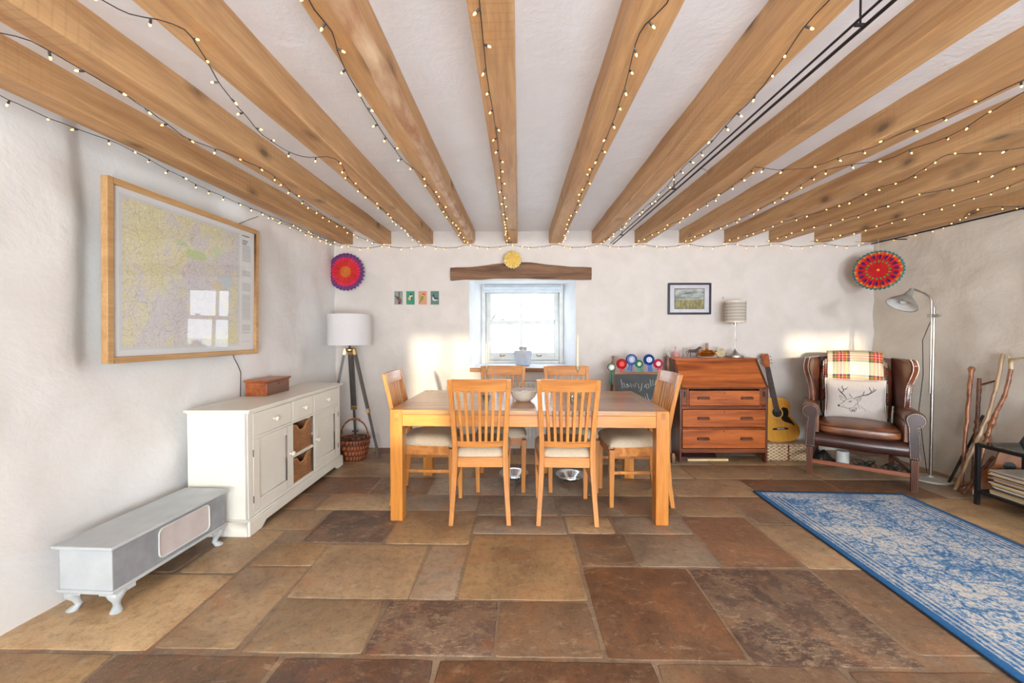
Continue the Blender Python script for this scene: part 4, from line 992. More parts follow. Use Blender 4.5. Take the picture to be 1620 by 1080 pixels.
# pink vase/bird
pv = thing('pink_ornament', 'small pink long-necked ornament at the left end of the bureau top', 'ornament', (1.625, 4.15, BT))
pm_ = plain('pink glaze',(216,150,148),.35)
m = MB(); m.lathe([(.0001,0),(.022,0),(.034,.018),(.036,.035),(.024,.05),(.0001,.054)], 24); m.ball((.030,0,.035),.012); m.build('body', pm_, pv)
m = MB(); m.tube([(-.006,0,.045),(-.010,0,.075),(-.006,0,.10)], [.008,.007,.010], 10); m.ball((-.006,0,.105),.011); m.build('neck', pm_, pv)
m = MB(); m.lathe([(.0001,0),(.020,0),(.024,.012),(.010,.03),(.006,.055),(.010,.07),(.012,.085),(.0001,.092)], 20); o = m.build('figurine', plain('pale green glaze',(196,196,180),.4)); o.location = (1.57, 4.2, BT); tag(o, 'tiny pale green figurine behind the pink ornament on the bureau', 'figurine')
m = MB(); m.lathe([(.0001,0),(.009,0),(.007,.04),(.003,.10),(.0001,.115)], 12); o = m.build('spike_ornament', plain('dull pewter',(150,140,134),.4,.6)); o.location = (1.70,4.15,BT); tag(o, 'thin grey spike ornament beside the horse on the bureau', 'ornament')
# horse
m = MB(); hx0 = 1.80; G = .036
def H(*p): return [(hx0+a*1.0, 4.14+b, BT+c) for a, b, c in p]
m.tube(H((-.052,0,.066),(-.035,0,.070),(-.01,0,.066),(.02,0,.068),(.038,0,.076),(.05,0,.092),(.058,0,.104),(.070,0,.104),(.082,0,.094)), [.010,.017,.016,.017,.017,.012,.009,.009,.006], 12)
m.tube(H((-.052,0,.072),(-.066,0,.066),(-.074,0,.045),(-.078,0,.03)), [.004,.006,.005,.002], 8)
for pts in (((-.042,.007,.062),(-.050,.007,.04),(-.058,.007,.03),(-.066,.007,.004)),((-.036,-.007,.062),(-.030,-.007,.038),(-.036,-.007,.024),(-.032,-.007,.002)),((.034,.007,.066),(.046,.007,.046),(.040,.007,.026),(.030,.007,.02)),((.030,-.007,.064),(.030,-.007,.035),(.036,-.007,.018),(.034,-.007,.0))):
    m.tube(H(*pts), [.009,.006,.004,.0045], 8)
for s_ in (-1, 1): m.tube(H((.058,s_*.004,.110),(.060,s_*.005,.118)), [.003,.001], 6)
m.tube(H((.052,0,.108),(.042,0,.096),(.032,0,.084)), [.004,.005,.003], 6)
o = m.build('horse_figurine', plain('dark bronze horse',(84,68,70),.35), None, 0, 1, smooth=70); tag(o, 'small dark trotting horse figurine on the bureau', 'horse figurine')
tp = thing('copper_pot', 'shiny copper gold pot with handles on a pale dish on the bureau', 'pot', (1.945, 4.15, BT+.012))
gold = plain('copper gold',(214,140,60),.18,1)
m = MB(); m.lathe([(.0001,0),(.045,0),(.060,.018),(.066,.040),(.060,.050),(.05,.056),(.045,.066),(.0001,.074)], 28, M=Matrix.Scale(1.25,4,(1,0,0))); m.ball((0,0,.080),.008); m.build('body', gold, tp)
for s_ in (-1, 1):
    m = MB(); m.tube([(s_*.078,0,.018),(s_*.098,0,.024),(s_*.102,0,.044),(s_*.090,0,.056),(s_*.078,0,.050)], .005, 8); m.build('handle', gold, tp)
m = MB(); m.lathe([(.0001,0),(.07,0),(.085,.008),(.084,.011),(.0001,.005)], 32, M=Matrix.Scale(1.15,4,(1,0,0))); o = m.build('dish', M['ceramic']); o.location = (1.945,4.15,BT); tag(o, 'flat pale dish under the copper pot on the bureau', 'dish')
m = MB(); m.box(-.013,.013,-.010,.010,0,.148); o = m.build('wooden_block', plain('grey brown block',(166,140,122),.6), None, .002); o.location = (1.99, 4.25, BT); tag(o, 'tall narrow grey brown block standing behind the copper pot', 'ornament')
m = MB(); m.lathe([(.0001,0),(.03,.004),(.046,.014),(.046,.018),(.0001,.022)], 28, M=Matrix.Rotation(R(78),4,'X')); m.box(-.02,.02,-.01,.01,-.047,-.043); o = m.build('shell_ornament', plain('mottled ivory shell',(206,194,158),.4,0,(160,144,112),40,.4)); o.location = (2.09,4.17,BT+.0475); tag(o, 'round mottled ivory shell disc propped up on the bureau', 'ornament')
# ================================================================== GUITAR ON ITS BASKET
wb = thing('wicker_hamper', 'low pale wicker hamper on the floor under the guitar', 'hamper', (2.665, 4.07, 0), R(-2))
m = MB(); m.box(-.20,.20,-.11,.13,.0,.148); m.build('body', M['wicker_pale'], wb, .012, seg=3)
m = MB(); m.box(-.205,.205,-.115,.135,.150,.166); m.build('lid', M['wicker_pale'], wb, .006)
m = MB(); m.tube([(.0,-.116,.16),(.0,-.118,.01)], .006, 6); m.build('strap', M['wicker_red'], wb)
gt = thing('acoustic_guitar', 'yellow acoustic guitar with a black pickguard leaning on the wall by the bureau', 'guitar', (2.655, 4.03, .170), 0, rot=(R(-15.5), R(-3.5), R(-2)))
def gout(n=60, g=0):
    right = [(0,0),(.07,.002),(.13,.018),(.172,.055),(.188,.105),(.180,.155),(.155,.20),(.132,.24),(.126,.27),(.134,.31),(.146,.35),(.140,.39),(.110,.425),(.06,.443),(.0,.447)]
    out = []
    for i in range(len(right)-1):
        p0 = right[max(i-1,0)] if i else (-right[1][0],right[1][1]); p1, p2 = right[i], right[i+1]; p3 = right[i+2] if i+2 < len(right) else (-right[-2][0],right[-2][1])
        for k in range(4):
            t_ = k/4; q = []
            for a in (0, 1): q.append(.5*((2*p1[a])+(-p0[a]+p2[a])*t_+(2*p0[a]-5*p1[a]+4*p2[a]-p3[a])*t_*t_+(-p0[a]+3*p1[a]-3*p2[a]+p3[a])*t_**3))
            out.append(tuple(q))
    out.append(right[-1]); left = [(-x,y) for x, y in reversed(out[1:-1])]
    return out+left
GM = Matrix(((1,0,0,0),(0,0,1,0),(0,1,0,0),(0,0,0,1)))   # poly (x,z), thickness along +y
P_ = gout()
m = MB(); m.prism(P_, .004, .088, 0, GM); m.build('body', M['mahogany'], gt, .004)
m = MB(); m.prism([(x*.995, .001+y*.995) for x, y in P_], .0, .004, 0, GM); m.build('soundboard', plain('spruce top',(226,166,72),.22,0,(206,146,58),5,0,(8,1,.4),coat=.6), gt, .001)
m = MB(); m.lathe([(.0001,.0),(.046,.0),(.046,.0008),(.0001,.0008)], 36, (0,0,0), 0, Matrix.Translation((0,-.0004,.292)) @ Matrix.Rotation(R(90),4,'X')); m.build('soundhole', M['black'], gt)
m = MB(); m.tube([(.056*math.cos(2*PI*i/40), -.001, .292+.056*math.sin(2*PI*i/40)) for i in range(40)], .007, 6, closed=True, squash=.3); m.build('soundhole_ring', plain('rosette inlay',(206,196,150),.4), gt)
m = MB(); m.prism([(.050,.330),(.075,.345),(.11,.33),(.115,.29),(.10,.25),(.125,.21),(.150,.150),(.115,.175),(.06,.195),(.035,.215),(.030,.245),(.052,.262),(.060,.292)], -.002, .0, 0, GM); m.build('pickguard', plain('black tortoise guard',(34,28,26),.2,0,(52,40,30),40), gt)
m = MB(); m.prism([(-.075,.120),(.075,.120),(.075,.136),(.04,.142),(-.04,.142),(-.075,.136)], -.008, .0, 0, GM); br = m.build('bridge', plain('rosewood',(70,34,26),.4), gt, .001)
m = MB(); m.box(-.036,.036,-.010,-.008,.133,.136); [m.ball((-.03+.012*i,-.009,.127),.003) for i in range(6)]; m.build('saddle', M['ceramic_white'], br)
m = MB(); m.prism([(-.027,.30),(.027,.30),(.022,.765),(-.022,.765)], -.010, -.003, 0, GM); nk = m.build('fretboard', plain('dark fretboard',(78,66,60),.45), gt)
m = MB(); L0 = .62
for k in range(1, 20):
    z = .137+L0/(2**(k/12)); z = .757-(.757-.137)*(1-1/(2**(k/12)))
    if z > .305: m.box(-.023,.023,-.0112,-.010,z-.0008,z+.0008)
for k in (3,5,7,9,12):
    z = .757-.62*(1-1/(2**((k-.5)/12))); m.ball((0,-.010,z),.0038,8)
m.build('fret', M['chrome'], nk)
m = MB(); m.prism([(-.026,.43),(.026,.43),(.021,.765),(-.021,.765)], -.003, .018, 0, GM); m.build('neck', M['mahogany'], gt, .005)
m = MB(); m.prism([(-.021,.765),(.021,.765),(.034,.80),(.040,.90),(.030,.912),(.0,.905),(-.030,.912),(-.040,.90),(-.034,.80)], -.002, .016, 0, GM); hd = m.build('headstock', M['mahogany'], gt, .002)
m = MB()
for s_ in (-1, 1):
    for k in range(3):
        z = .81+.033*k; m.ball((s_*.022,-.006,z),.006,8); m.tube([(s_*.037,.006,z),(s_*.052,.006,z)], .003, 6); m.ball((s_*.056,.006,z),.0075,8)
m.build('tuning_pegs', M['chrome'], hd)
m = MB()
for i in range(6):
    x = (i-2.5)/2.5; m.tube([(x*.030,-.010,.13),(x*.018,-.013,.76)], .0006, 4)
m.build('strings', M['steel'], gt)

# ================================================================== WING ARMCHAIR (local: front is -y)
ac = thing('wing_armchair', 'brown leather wing-back armchair with studded scroll arms by the right wall', 'armchair', (3.075, 3.675, 0), math.atan2(-.586,.81))
ac.rotation_euler = (0,0,-math.atan2(.586,.81))
hw3 = .315
for sx in (-1, 1):
    m = MB(); m.sweepz([(sx*.335,-.335,0),(sx*.335,-.335,.255)], [.040,.048], [.040,.048])
    for k in (-1,0,1): m.box(sx*.335+k*.011-.002,sx*.335+k*.011+.002,-.3605,-.352,.01,.24)
    m.build('leg', M['bureau_dark'], ac, .002)
    m = MB(); m.sweepz([(sx*.285,.345,0),(sx*.275,.29,.27)], [.034,.045], [.034,.045]); m.build('leg', M['bureau_dark'], ac, .002)
    m = MB(); m.bar((sx*.335,-.32,.125),(sx*.283,.32,.125),.018,.032); m.build('stretcher', M['bureau_dark'], ac, .002)
m = MB(); m.bar((-.33,-.335,.125),(.33,-.335,.125),.018,.034); m.build('stretcher', M['bureau_rail'], ac, .002)
m = MB(); m.bar((-.28,.33,.16),(.28,.33,.16),.018,.03); m.build('stretcher', M['bureau_dark'], ac, .002)
# seat rail
m = MB(); rings = []
for i in range(21):
    u = i/20; x = -.298+.596*u; bow = -.010*math.sin(PI*u)
    rings.append([(x,-.345+bow,.268),(x,-.362+bow,.285),(x,-.368+bow,.32),(x,-.360+bow,.36),(x,-.335,.385),(x*.84,.30,.385),(x*.84,.30,.268)])
m.loft(rings); m.build('seat_rail', M['leather_dark'], ac, 0, smooth=50)
# seat cushion
def rbox(mb, fn, n=18, e=.34):
    """superellipsoid cushion: fn maps (a,b,c) in [-1,1]^3"""
    rings = []
    for j in range(n+1):
        ph = -PI/2+PI*j/n; rg = []
        for i in range(n*2):
            th = 2*PI*i/(n*2); f = lambda t, q: math.copysign(abs(t)**q, t)
            c = f(math.sin(ph), e*1.6); k = f(max(math.cos(ph),0), e)
            rg.append(fn(k*f(math.cos(th), e), k*f(math.sin(th), e), c))
        rings.append(rg)
    mb.loft(rings, caps=True)
m = MB(); rbox(m, lambda a,b,c: (a*(.262+.012*(b<0)), -.105+b*(.262), .425+c*.052+.016*(1-a*a)*(1-b*b)*(c>0)+.003*fb(a*3,b*3,c))); m.build('seat_cushion', M['leather_tan'], ac, 0, smooth=70)
m = MB(); pts = []
for i in range(64):
    a = 2*PI*i/64; f = lambda t: math.copysign(abs(t)**.34, t); pts.append((f(math.cos(a))*.266, -.105+f(math.sin(a))*.265, .455))
m.tube(pts, .004, 6, closed=True); m.tube([(x,y,.398) for x,y,z in pts], .004, 6, closed=True); m.build('cushion_piping', M['leather_dark'], ac)
# inner back
def backp(a, b, c):
    z = .72+c*.315; y = .165+.09*(z-.4)/.6 + b*.055 - .02*(1-a*a)*(1-c*c)*(b<0)
    top = .02*(1-a*a) if c > .5 else 0
    return (a*(.262), y, z+top)
m = MB(); rbox(m, backp, 16, .35); m.build('backrest', M['leather'], ac, 0, smooth=70)
# wings and arms
def wing(sx):
    # outline in (y,z); front edge is an S curve
    front = [(-.02,.60),(-.055,.66),(-.050,.72),(-.020,.80),(-.030,.88),(-.070,.94),(-.088,.985),(-.075,1.022),(-.035,1.035)]
    rings = []
    N = len(front)
    for i, (y, z) in enumerate(front):
        ybk = .235+.09*(z-.6)
        fl = .045*math.exp(-((z-.95)/.14)**2)+.01
        rg = []
        K = 10
        for k in range(K+1):       # inner face, back to front
            u = k/K; yy = ybk+(y-ybk)*u; xx = .258 + .030*u + fl*u**2; rg.append((sx*xx, yy, z))
        rg.append((sx*(.288+fl+.018), y-.012, z)); rg.append((sx*(.288+fl+.045), y-.006, z)); rg.append((sx*(.288+fl+.052), y+.014, z))
        for k in range(4):
            u = 1-k/3; yy = ybk+(y+.02-ybk)*u; rg.append((sx*(.300+.022*u+fl*u**2+.02*u), yy, z))
        rings.append(rg)
    m = MB(); m.loft(rings); m.build('wing', M['leather'], ac, .006, smooth=60, seg=3)
    m = MB()
    for i in range(46):
        q = i/45*(N-1); k = min(int(q), N-2); f = q-k; y = front[k][0]*(1-f)+front[k+1][0]*f; z = front[k][1]*(1-f)+front[k+1][1]*f
        fl = .045*math.exp(-((z-.95)/.14)**2)+.01
        m.ball((sx*(.288+fl+.012), y-.013, z), .0034, 6); m.ball((sx*(.288+fl+.044), y-.009, z), .0034, 6)
    m.build('nail_trim', M['nail'], ac)
def arm(sx):
    # scroll section in (x outwards, z)
    sec = [(.268,.385),(.269,.50),(.271,.54)]
    cx, cz, r = .335, .572, .066
    for i in range(15):
        a = R(205 - i*19); sec.append((cx+r*math.cos(a), cz+r*math.sin(a)))
    sec += [(.355,.528),(.350,.50),(.345,.42),(.345,.385)]
    rings = []
    for y, g in ((-.352,.94),(-.340,1.0),(-.20,1.0),(-.05,.97),(.10,.94),(.24,.90)):
        rings.append([(sx*(.33+(x-.33)*g), y, .5+(z-.5)*g) for x, z in sec])
    m = MB(); m.loft(rings); m.build('arm', M['leather_tan'], ac, 0, smooth=55)
    # front facing: narrow panel that widens to the scroll
    fr_ = []
    for i in range(15):
        a = R(205 - i*19); fr_.append((cx+(r-.006)*math.cos(a), cz+(r-.006)*math.sin(a)))
    poly = [(.300,.262),(.296,.36),(.292,.42),(.290,.50),(.284,.53)]+fr_+[(.352,.52),(.356,.48),(.362,.42),(.366,.36),(.366,.262)]
    m = MB(); m.prism([(sx*x, z) for x, z in poly], -.366, -.352, 0, GM); m.build('arm_front', M['leather_dark'], ac, .006, seg=3)
    m = MB(); m.box(min(sx*.300,sx*.366),max(sx*.300,sx*.366),-.362,-.30,.258,.40); m.build('arm_post', M['leather_dark'], ac, .006)
    m = MB(); path = [Vector((x, 0, z)) for x, z in poly]; tot = 0
    cpt = Vector((.33,0,.45)); acc = 0
    for i in range(len(path)):
        a, b = path[i], path[(i+1) % len(path)]; Ln = (b-a).length; k = 0
        while acc <= Ln:
            p = a+(b-a)*(acc/Ln); q = p + (Vector((.330,0,min(max(p.z,.30),.575)))-p).normalized()*.006
            m.ball((sx*q.x, -.368, q.z), .0034, 6); acc += .0135
        acc -= Ln
    m.build('nail_trim', M['nail'], ac)
for sx in (-1, 1): wing(sx); arm(sx)
m = MB(); m.prism([(-.27,.27),(.27,.27),(.275,1.02),(.15,1.04),(-.15,1.04),(-.275,1.02)], .262, .275, 0, Matrix(((1,0,0,0),(0,0.0,1,0),(0,1,0,0),(0,0,0,1))))
for k in range(len(m.v)):
    x, y, z = m.v[k]; m.v[k] = (x, y+.075*(z-.4)/.6+.03, z)
m.build('outside_back', M['leather_dark'], ac, .006)
# tartan blanket folded over the backrest
def tartan():
    t = NT('tartan wool'); t.bsdf(Roughness=.95); uv = t.n('ShaderNodeUVMap'); sp = t.n('ShaderNodeSeparateXYZ'); t.l(uv.outputs[0], sp.inputs[0])
    cr, rd, gn, nv, ye, wh = (236,226,196),(204,48,34),(80,108,58),(44,48,84),(226,196,70),(240,236,226)
    st = [(0,cr),(.20,nv),(.24,gn),(.275,ye),(.285,gn),(.32,rd),(.38,wh),(.392,rd),(.42,nv),(.45,rd),(.48,wh),(.492,rd),(.55,gn),(.58,ye),(.59,gn),(.63,nv),(.68,cr)]
    def ax(o): return t.ramp(t.math('FRACT', o), [(p, lin(c)) for p, c in st], 'CONSTANT')
    a = ax(sp.outputs[0]); b = ax(sp.outputs[1])
    tw = t.math('GREATER_THAN', t.math('FRACT', t.math('ADD', t.math('MULTIPLY', sp.outputs[0], 90), t.math('MULTIPLY', sp.outputs[1], 90))), .5)
    col = t.mix(t.math('ADD', t.math('MULTIPLY', tw, .3), .35), a, b); t.l(col, t.b.inputs['Base Color']); return t.mat
TAR = tartan()
def uvgrid(name, fn, uvf, nu, nv, mat, parent=None, thick=.006):
    me = bpy.data.meshes.new(name); vs = [fn(i/nu, j/nv) for j in range(nv+1) for i in range(nu+1)]; fs = []
    for j in range(nv):
        for i in range(nu): a = j*(nu+1)+i; fs.append((a,a+1,a+nu+2,a+nu+1))
    me.from_pydata(vs, [], fs); uvl = me.uv_layers.new(name='UVMap')
    for p in me.polygons:
        p.use_smooth = True
        for li in p.loop_indices:
            v_ = me.loops[li].vertex_index; uvl.data[li].uv = uvf((v_ % (nu+1))/nu, (v_//(nu+1))/nv)
    me.materials.append(mat); o = bpy.data.objects.new(name, me); C.objects.link(o)
    if parent is not None: o.parent = parent
    s_ = o.modifiers.new('solid','SOLIDIFY'); s_.thickness = thick; s_.offset = 1; return o
def bl_fn(u, v):
    x = -.205+.40*u; 
    # v 0: down the front -> over the crest -> down behind
    L_ = v*.62
    zt = 1.058+.010*math.sin(PI*u)
    if L_ < .26: z = zt-.26+L_+.0; y = .070+.09*(z-.4)/.6 + .02*(L_/.26)**3; z2 = z
    elif L_ < .42:
        a = (L_-.26)/.16*PI; z2 = zt+.020*math.sin(a); y = (.090+.09*(zt-.4)/.6) + (1-math.cos(a))/2*.235
    else: z2 = zt-(L_-.42); y = (.090+.09*(zt-.4)/.6)+.235
    y += .004*math.sin(u*14+v*3)
    return (x, y, z2)
bk = uvgrid('tartan_blanket', bl_fn, lambda u, v: (u*1.54+.046, v*2.73+.386), 40, 46, TAR, None, .010)
bk.location = ac.location; bk.rotation_euler = ac.rotation_euler
tag(bk, 'red, green and cream tartan blanket folded over the top of the leather armchair', 'blanket')
def drape(sx):
    def fn(u, v):
        z = 1.0-.50*v; x = sx*(.205+.035*u) if sx < 0 else sx*(.192+.03*u)
        return (x, .118+.09*(z-.4)/.6-.010-.018*math.sin(u*7)*(.4+v)-.01*math.sin(v*13), z+.01*math.sin(u*5))
    return fn
for sx, lab in ((-1,'left'),(1,'right')):
    o = uvgrid('hanging_fold', drape(sx), lambda u, v: (u*.35+.3, v*2.2), 12, 30, TAR, bk, .006)
# stag cushion
cu_ = thing('stag_cushion', 'pale linen cushion printed with a stag head on the leather armchair', 'cushion', ac.location.copy(), 0)
cu_.rotation_euler = ac.rotation_euler
def cfront(u, v):      # u,v in [-1,1] on the cushion front
    pin = 1-.045*(1-abs(v))*abs(u)**3; pin2 = 1-.045*(1-abs(u))*abs(v)**3
    e = (1-abs(u)**2.6)**.6*(1-abs(v)**2.6)**.6
    return u*.215*pin, v*.185*pin2, e*.062
CM = Matrix.Translation((-.008,.045,.655)) @ Matrix.Rotation(R(-13),4,'X')
def cpt_(u, v, s_, off=0):
    x, z, d = cfront(u, v); return CM @ Vector((x, -s_*(d+off), z))
m = MB()
for s_ in (1,-1): m.grid(lambda a, b: cpt_(a*2-1, b*2-1, s_), 26, 26)
m.build('cover', M['cushion'], cu_, 0, smooth=80)
m = MB(); ed = [cpt_(a,-1,1) for a in [i/12-1 for i in range(24)]]+[cpt_(1,a,1) for a in [i/12-1 for i in range(24)]]+[cpt_(-a,1,1) for a in [i/12-1 for i in range(24)]]+[cpt_(-1,-a,1) for a in [i/12-1 for i in range(24)]]
m.tube(ed, .004, 6, closed=True); m.build('seam', M['cushion'], cu_)
stag = [  # image-like coords taken on the cushion face (u right, v up)
 ([(-.62,-.46),(-.60,-.38),(-.52,-.34),(-.46,-.28),(-.42,-.20),(-.36,-.12),(-.22,-.04),(-.12,.0)],.006),
 ([(-.62,-.46),(-.56,-.52),(-.46,-.54),(-.34,-.58),(-.24,-.60),(-.16,-.56),(-.08,-.52)],.006),([(-.52,-.50),(-.44,-.47),(-.38,-.49)],.004),
 ([(-.12,.0),(.0,-.02),(.08,-.10),(.10,-.22),(.08,-.32),(.20,-.42),(.34,-.56),(.40,-.70)],.005),([(-.08,-.52),(-.02,-.42),(.02,-.34),(.08,-.28)],.005),
 ([(-.24,-.20),(-.18,-.17),(-.12,-.19)],.010),([(-.26,-.22),(-.16,-.24)],.005),
 ([(-.44,-.22),(-.54,-.10),(-.60,.08),(-.58,.12),(-.46,.04),(-.36,-.06)],.006),([(-.52,.04),(-.46,-.08)],.004),
 ([(.06,-.10),(.10,.02),(.22,.10),(.22,.0),(.16,-.12),(.10,-.18)],.006),([(.12,-.06),(.18,.04)],.004),
 ([(-.32,-.06),(-.40,.12),(-.52,.28),(-.62,.44),(-.64,.56)],.014),([(-.52,.28),(-.44,.40),(-.44,.48),(-.50,.62),(-.48,.72)],.011),([(-.44,.48),(-.34,.54),(-.26,.66)],.008),([(-.42,.50),(-.30,.50)],.006),
 ([(-.04,.0),(.10,.10),(.26,.18),(.46,.26),(.62,.40),(.74,.52),(.80,.62)],.014),([(-.10,.02),(-.18,.14),(-.22,.26)],.009),([(.26,.18),(.32,.32),(.34,.46)],.010),([(.56,.34),(.60,.48),(.54,.62),(.54,.72)],.010),([(.60,.46),(.70,.56),(.68,.70)],.008),
 ([(-.16,-.54),(-.22,-.66),(-.14,-.78),(-.06,-.68),(-.02,-.76),(.04,-.60),(.06,-.48)],.008),([(-.14,-.60),(-.08,-.74)],.008),([(-.06,-.56),(-.02,-.68)],.008),([(.0,-.50),(.04,-.62)],.006),([(-.10,-.62),(-.12,-.72)],.008),([(.10,-.40),(.16,-.56)],.004)]
m = MB()
for pts, r_ in stag:
    q = []
    for i in range(len(pts)-1):
        for k in range(4):
            f = k/4; q.append((pts[i][0]*(1-f)+pts[i+1][0]*f, pts[i][1]*(1-f)+pts[i+1][1]*f))
    q.append(pts[-1]); n = len(q)
    m.tube([cpt_(a*.86, b*.86, 1, .0004) for a, b in q], [max(.0010, r_*.30*(1-.5*abs(2*i/(n-1)-1))) for i in range(n)], 6)
m.ball(cpt_(-.62*.86,-.47*.86,1,-.001), .0085, 10)
m.build('stag_print', M['ink'], cu_)
# clutter below the armchair
m = MB(); m.lathe([(.0001,0),(.048,0),(.052,.01),(.052,.13),(.046,.138),(.0001,.14)], 28); o = m.build('white_tub', M['white_paint']); o.location = (3.10,3.85,0); tag(o, 'white round tub on the floor under the armchair', 'tub')
rn = random.Random(5)
for k, (cx, cy, lab) in enumerate(((3.28,3.80,'tangled dark cable loop under the armchair, beside the white tub'),(3.42,3.68,'thin dark cable loop on the floor under the right side of the armchair'))):
    m = MB(); pts = []
    for i in range(90):
        a = i*.33; r_ = .05+.04*math.sin(i*.17+k); pts.append((cx+r_*math.cos(a)+.03*math.sin(i*.05), cy+r_*math.sin(a)*.8, .008+.045*(math.sin(i*.21+k)**2)))
    m.tube(pts, .0035, 6); tag(m.build('cable', M['wire']), lab, 'cable')
m = MB(); m.grid(lambda u, v: (2.89+.2*u, 3.90+.14*v, .004+.10*(math.sin(PI*u)*math.sin(PI*v))**.5*(1+.5*fb(u*4,v*4,3))), 22, 16)
tag(m.build('dark_bag', plain('crumpled black plastic',(44,40,40),.3,0,(24,22,22),10), None, 0, 0, 60, solid=.003), 'crumpled black bag on the floor under the left side of the armchair', 'bag')

# ================================================================== READING LAMP
fl_ = thing('reading_lamp', 'tall grey reading lamp with a gooseneck arm and bell shade by the right wall', 'lamp', (3.545, 3.47, 0))
m = MB(); m.lathe([(.0001,.002),(.135,.002),(.138,.008),(.132,.016),(.03,.026),(.016,.04),(.0001,.04)], 40); m.build('base', plain('pale grey enamel',(196,192,184),.4), fl_)
m = MB(); m.tube([(0,0,.03),(0,0,1.48)], .011, 12); m.tube([(-.03,-.01,.75),(-.03,-.01,1.52)], .007, 10); m.build('pole', M['steel'], fl_)
m = MB(); m.box(-.045,.018,-.022,.012,1.395,1.425); m.tube([(.018,-.005,1.41),(.045,-.005,1.41)], .006, 8); m.ball((.048,-.005,1.41),.010,8); m.build('clamp', M['steel'], fl_, .003)
m = MB(); m.tube([(-.03,-.01,1.50),(-.032,-.01,1.54),(-.05,-.01,1.575),(-.09,-.01,1.602),(-.15,-.01,1.626),(-.188,-.01,1.640)], .007, 10); m.build('gooseneck', M['steel'], fl_)
SM = Matrix.Translation((-.195,-.01,1.640)) @ Matrix.Rotation(R(32),4,'Y')
m = MB(); m.lathe([(.0001,0),(.014,-.002),(.017,-.02),(.026,-.045),(.032,-.07),(.06,-.10),(.095,-.135),(.108,-.160),(.110,-.166),(.106,-.166),(.092,-.138),(.056,-.105),(.028,-.075),(.0001,-.06)], 36, M=SM); shd2 = m.build('lamp_shade', M['stone_grey'], fl_, smooth=50)
m = MB(); m.lathe([(.104,-.162),(.088,-.137),(.054,-.107),(.03,-.08)], 36, M=SM); m.build('shade_lining', M['white_paint'], shd2)
m = MB(); m.ball((0,0,-.125),.028,14,M=SM); m.lathe([(.014,-.10),(.014,-.07)],14,M=SM); m.build('bulb', M['ceramic_white'], shd2)
m = MB(); m.tube([(.0,.02,1.38),(-.05,.04,1.2),(-.03,.05,.9),(-.06,.05,.6),(-.02,.05,.3),(.0,.03,.05)], .003, 6); m.build('flex', M['wire'], fl_)

# ================================================================== STICKS
def stick(name, pts, r0, r1, mat, label, knots=(), extra=None, seed=1, wob=.005):
    P = [Vector(p) for p in pts]; q = []
    for i in range(len(P)-1):
        for k in range(8):
            f = k/8; p = P[i].lerp(P[i+1], f); s_ = (i*8+k)*.35+seed*10
            q.append(p+Vector((noise.noise(Vector((s_,0,0))), noise.noise(Vector((0,s_,0))), 0))*wob)
    q.append(P[-1]); n = len(q); rs = []
    for i in range(n):
        r = r0+(r1-r0)*i/(n-1); z = q[i].z
        for kz, kr in knots: r += kr*math.exp(-((z-kz)/.018)**2)
        rs.append(r*(1+.22*noise.noise(Vector((i*.6,seed,0)))))
    m = MB(); m.tube(q, rs, 10)
    if extra:
        for pts2, ra in extra: m.tube(pts2, ra, 8)
    o = m.build(name, mat, None, 0, smooth=70); tag(o, label, 'stick', 'walking sticks leaning on the right wall'); return o
stick('walking_stick', [(3.73,3.34,.985),(3.70,3.325,.84),(3.66,3.30,.64),(3.61,3.27,.38),(3.565,3.25,.006)], .014,.011, M['stick_a'], 'leftmost straight walking stick with a stubby grey bound grip', ((.96,.008),(.83,.004)), None, 1)
stick('walking_stick', [(3.745,3.30,.895),(3.72,3.28,.72),(3.68,3.25,.52),(3.65,3.24,.36),(3.60,3.20,.006)], .013,.012, M['stick_b'], 'knobbly dark walking stick with a forked side branch at its top', ((.55,.008),(.48,.008),(.8,.004)), [([(3.74,3.29,.84),(3.748,3.24,.865),(3.755,3.18,.895)],[.009,.007,.006])], 2)
stick('walking_stick', [(3.765,3.16,1.10),(3.715,3.16,.83),(3.66,3.165,.60),(3.60,3.185,.40),(3.55,3.21,.21),(3.50,3.235,.006)], .012,.011, M['stick_c'], 'tallest pale slim walking stick', ((.43,.006),(.86,.003)), None, 3)
s4 = stick('walking_stick', [(3.755,3.10,.99),(3.73,3.11,.80),(3.70,3.14,.65),(3.68,3.16,.53),(3.65,3.165,.40),(3.59,3.16,.20),(3.54,3.15,.006)], .013,.015, M['stick_a'], 'twisted brown walking stick topped with a pale antler fork', ((.56,.010),(.62,.005),(.46,.009),(.40,.006)), None, 4)
m = MB(); m.tube([(3.755,3.10,.985),(3.752,3.10,1.03),(3.745,3.09,1.06),(3.735,3.03,1.075),(3.728,2.95,1.085)], [.013,.013,.012,.007,.002], 10); m.tube([(3.75,3.10,1.03),(3.755,3.12,1.09)], [.012,.005], 8); m.build('antler_handle', M['antler'], s4)
s5 = stick('walking_stick', [(3.75,3.27,.60),(3.70,3.30,.40),(3.655,3.33,.24),(3.59,3.37,.006)], .009,.010, M['black'], 'short black walking stick with a red band, leaning lowest', (), None, 5, 0)
m = MB(); m.tube([(3.675,3.316,.314),(3.664,3.324,.272)], .0135, 10); m.build('red_band', plain('red band',(176,40,40),.5), s5)
for (x,y,z),(x2,y2,z2),lab in (((3.70,3.15,.30),(3.46,3.14,.012),'thin brown stick lying low among the walking sticks'),((3.72,3.10,.22),(3.52,3.22,.012),'broken brown branch end on the floor among the walking sticks')):
    stick('branch', [(x,y,z),((x+x2)/2,(y+y2)/2,(z+z2)/2+.01),(x2,y2,z2)], .012,.014, M['stick_b'], lab, (), None, int(x*100))

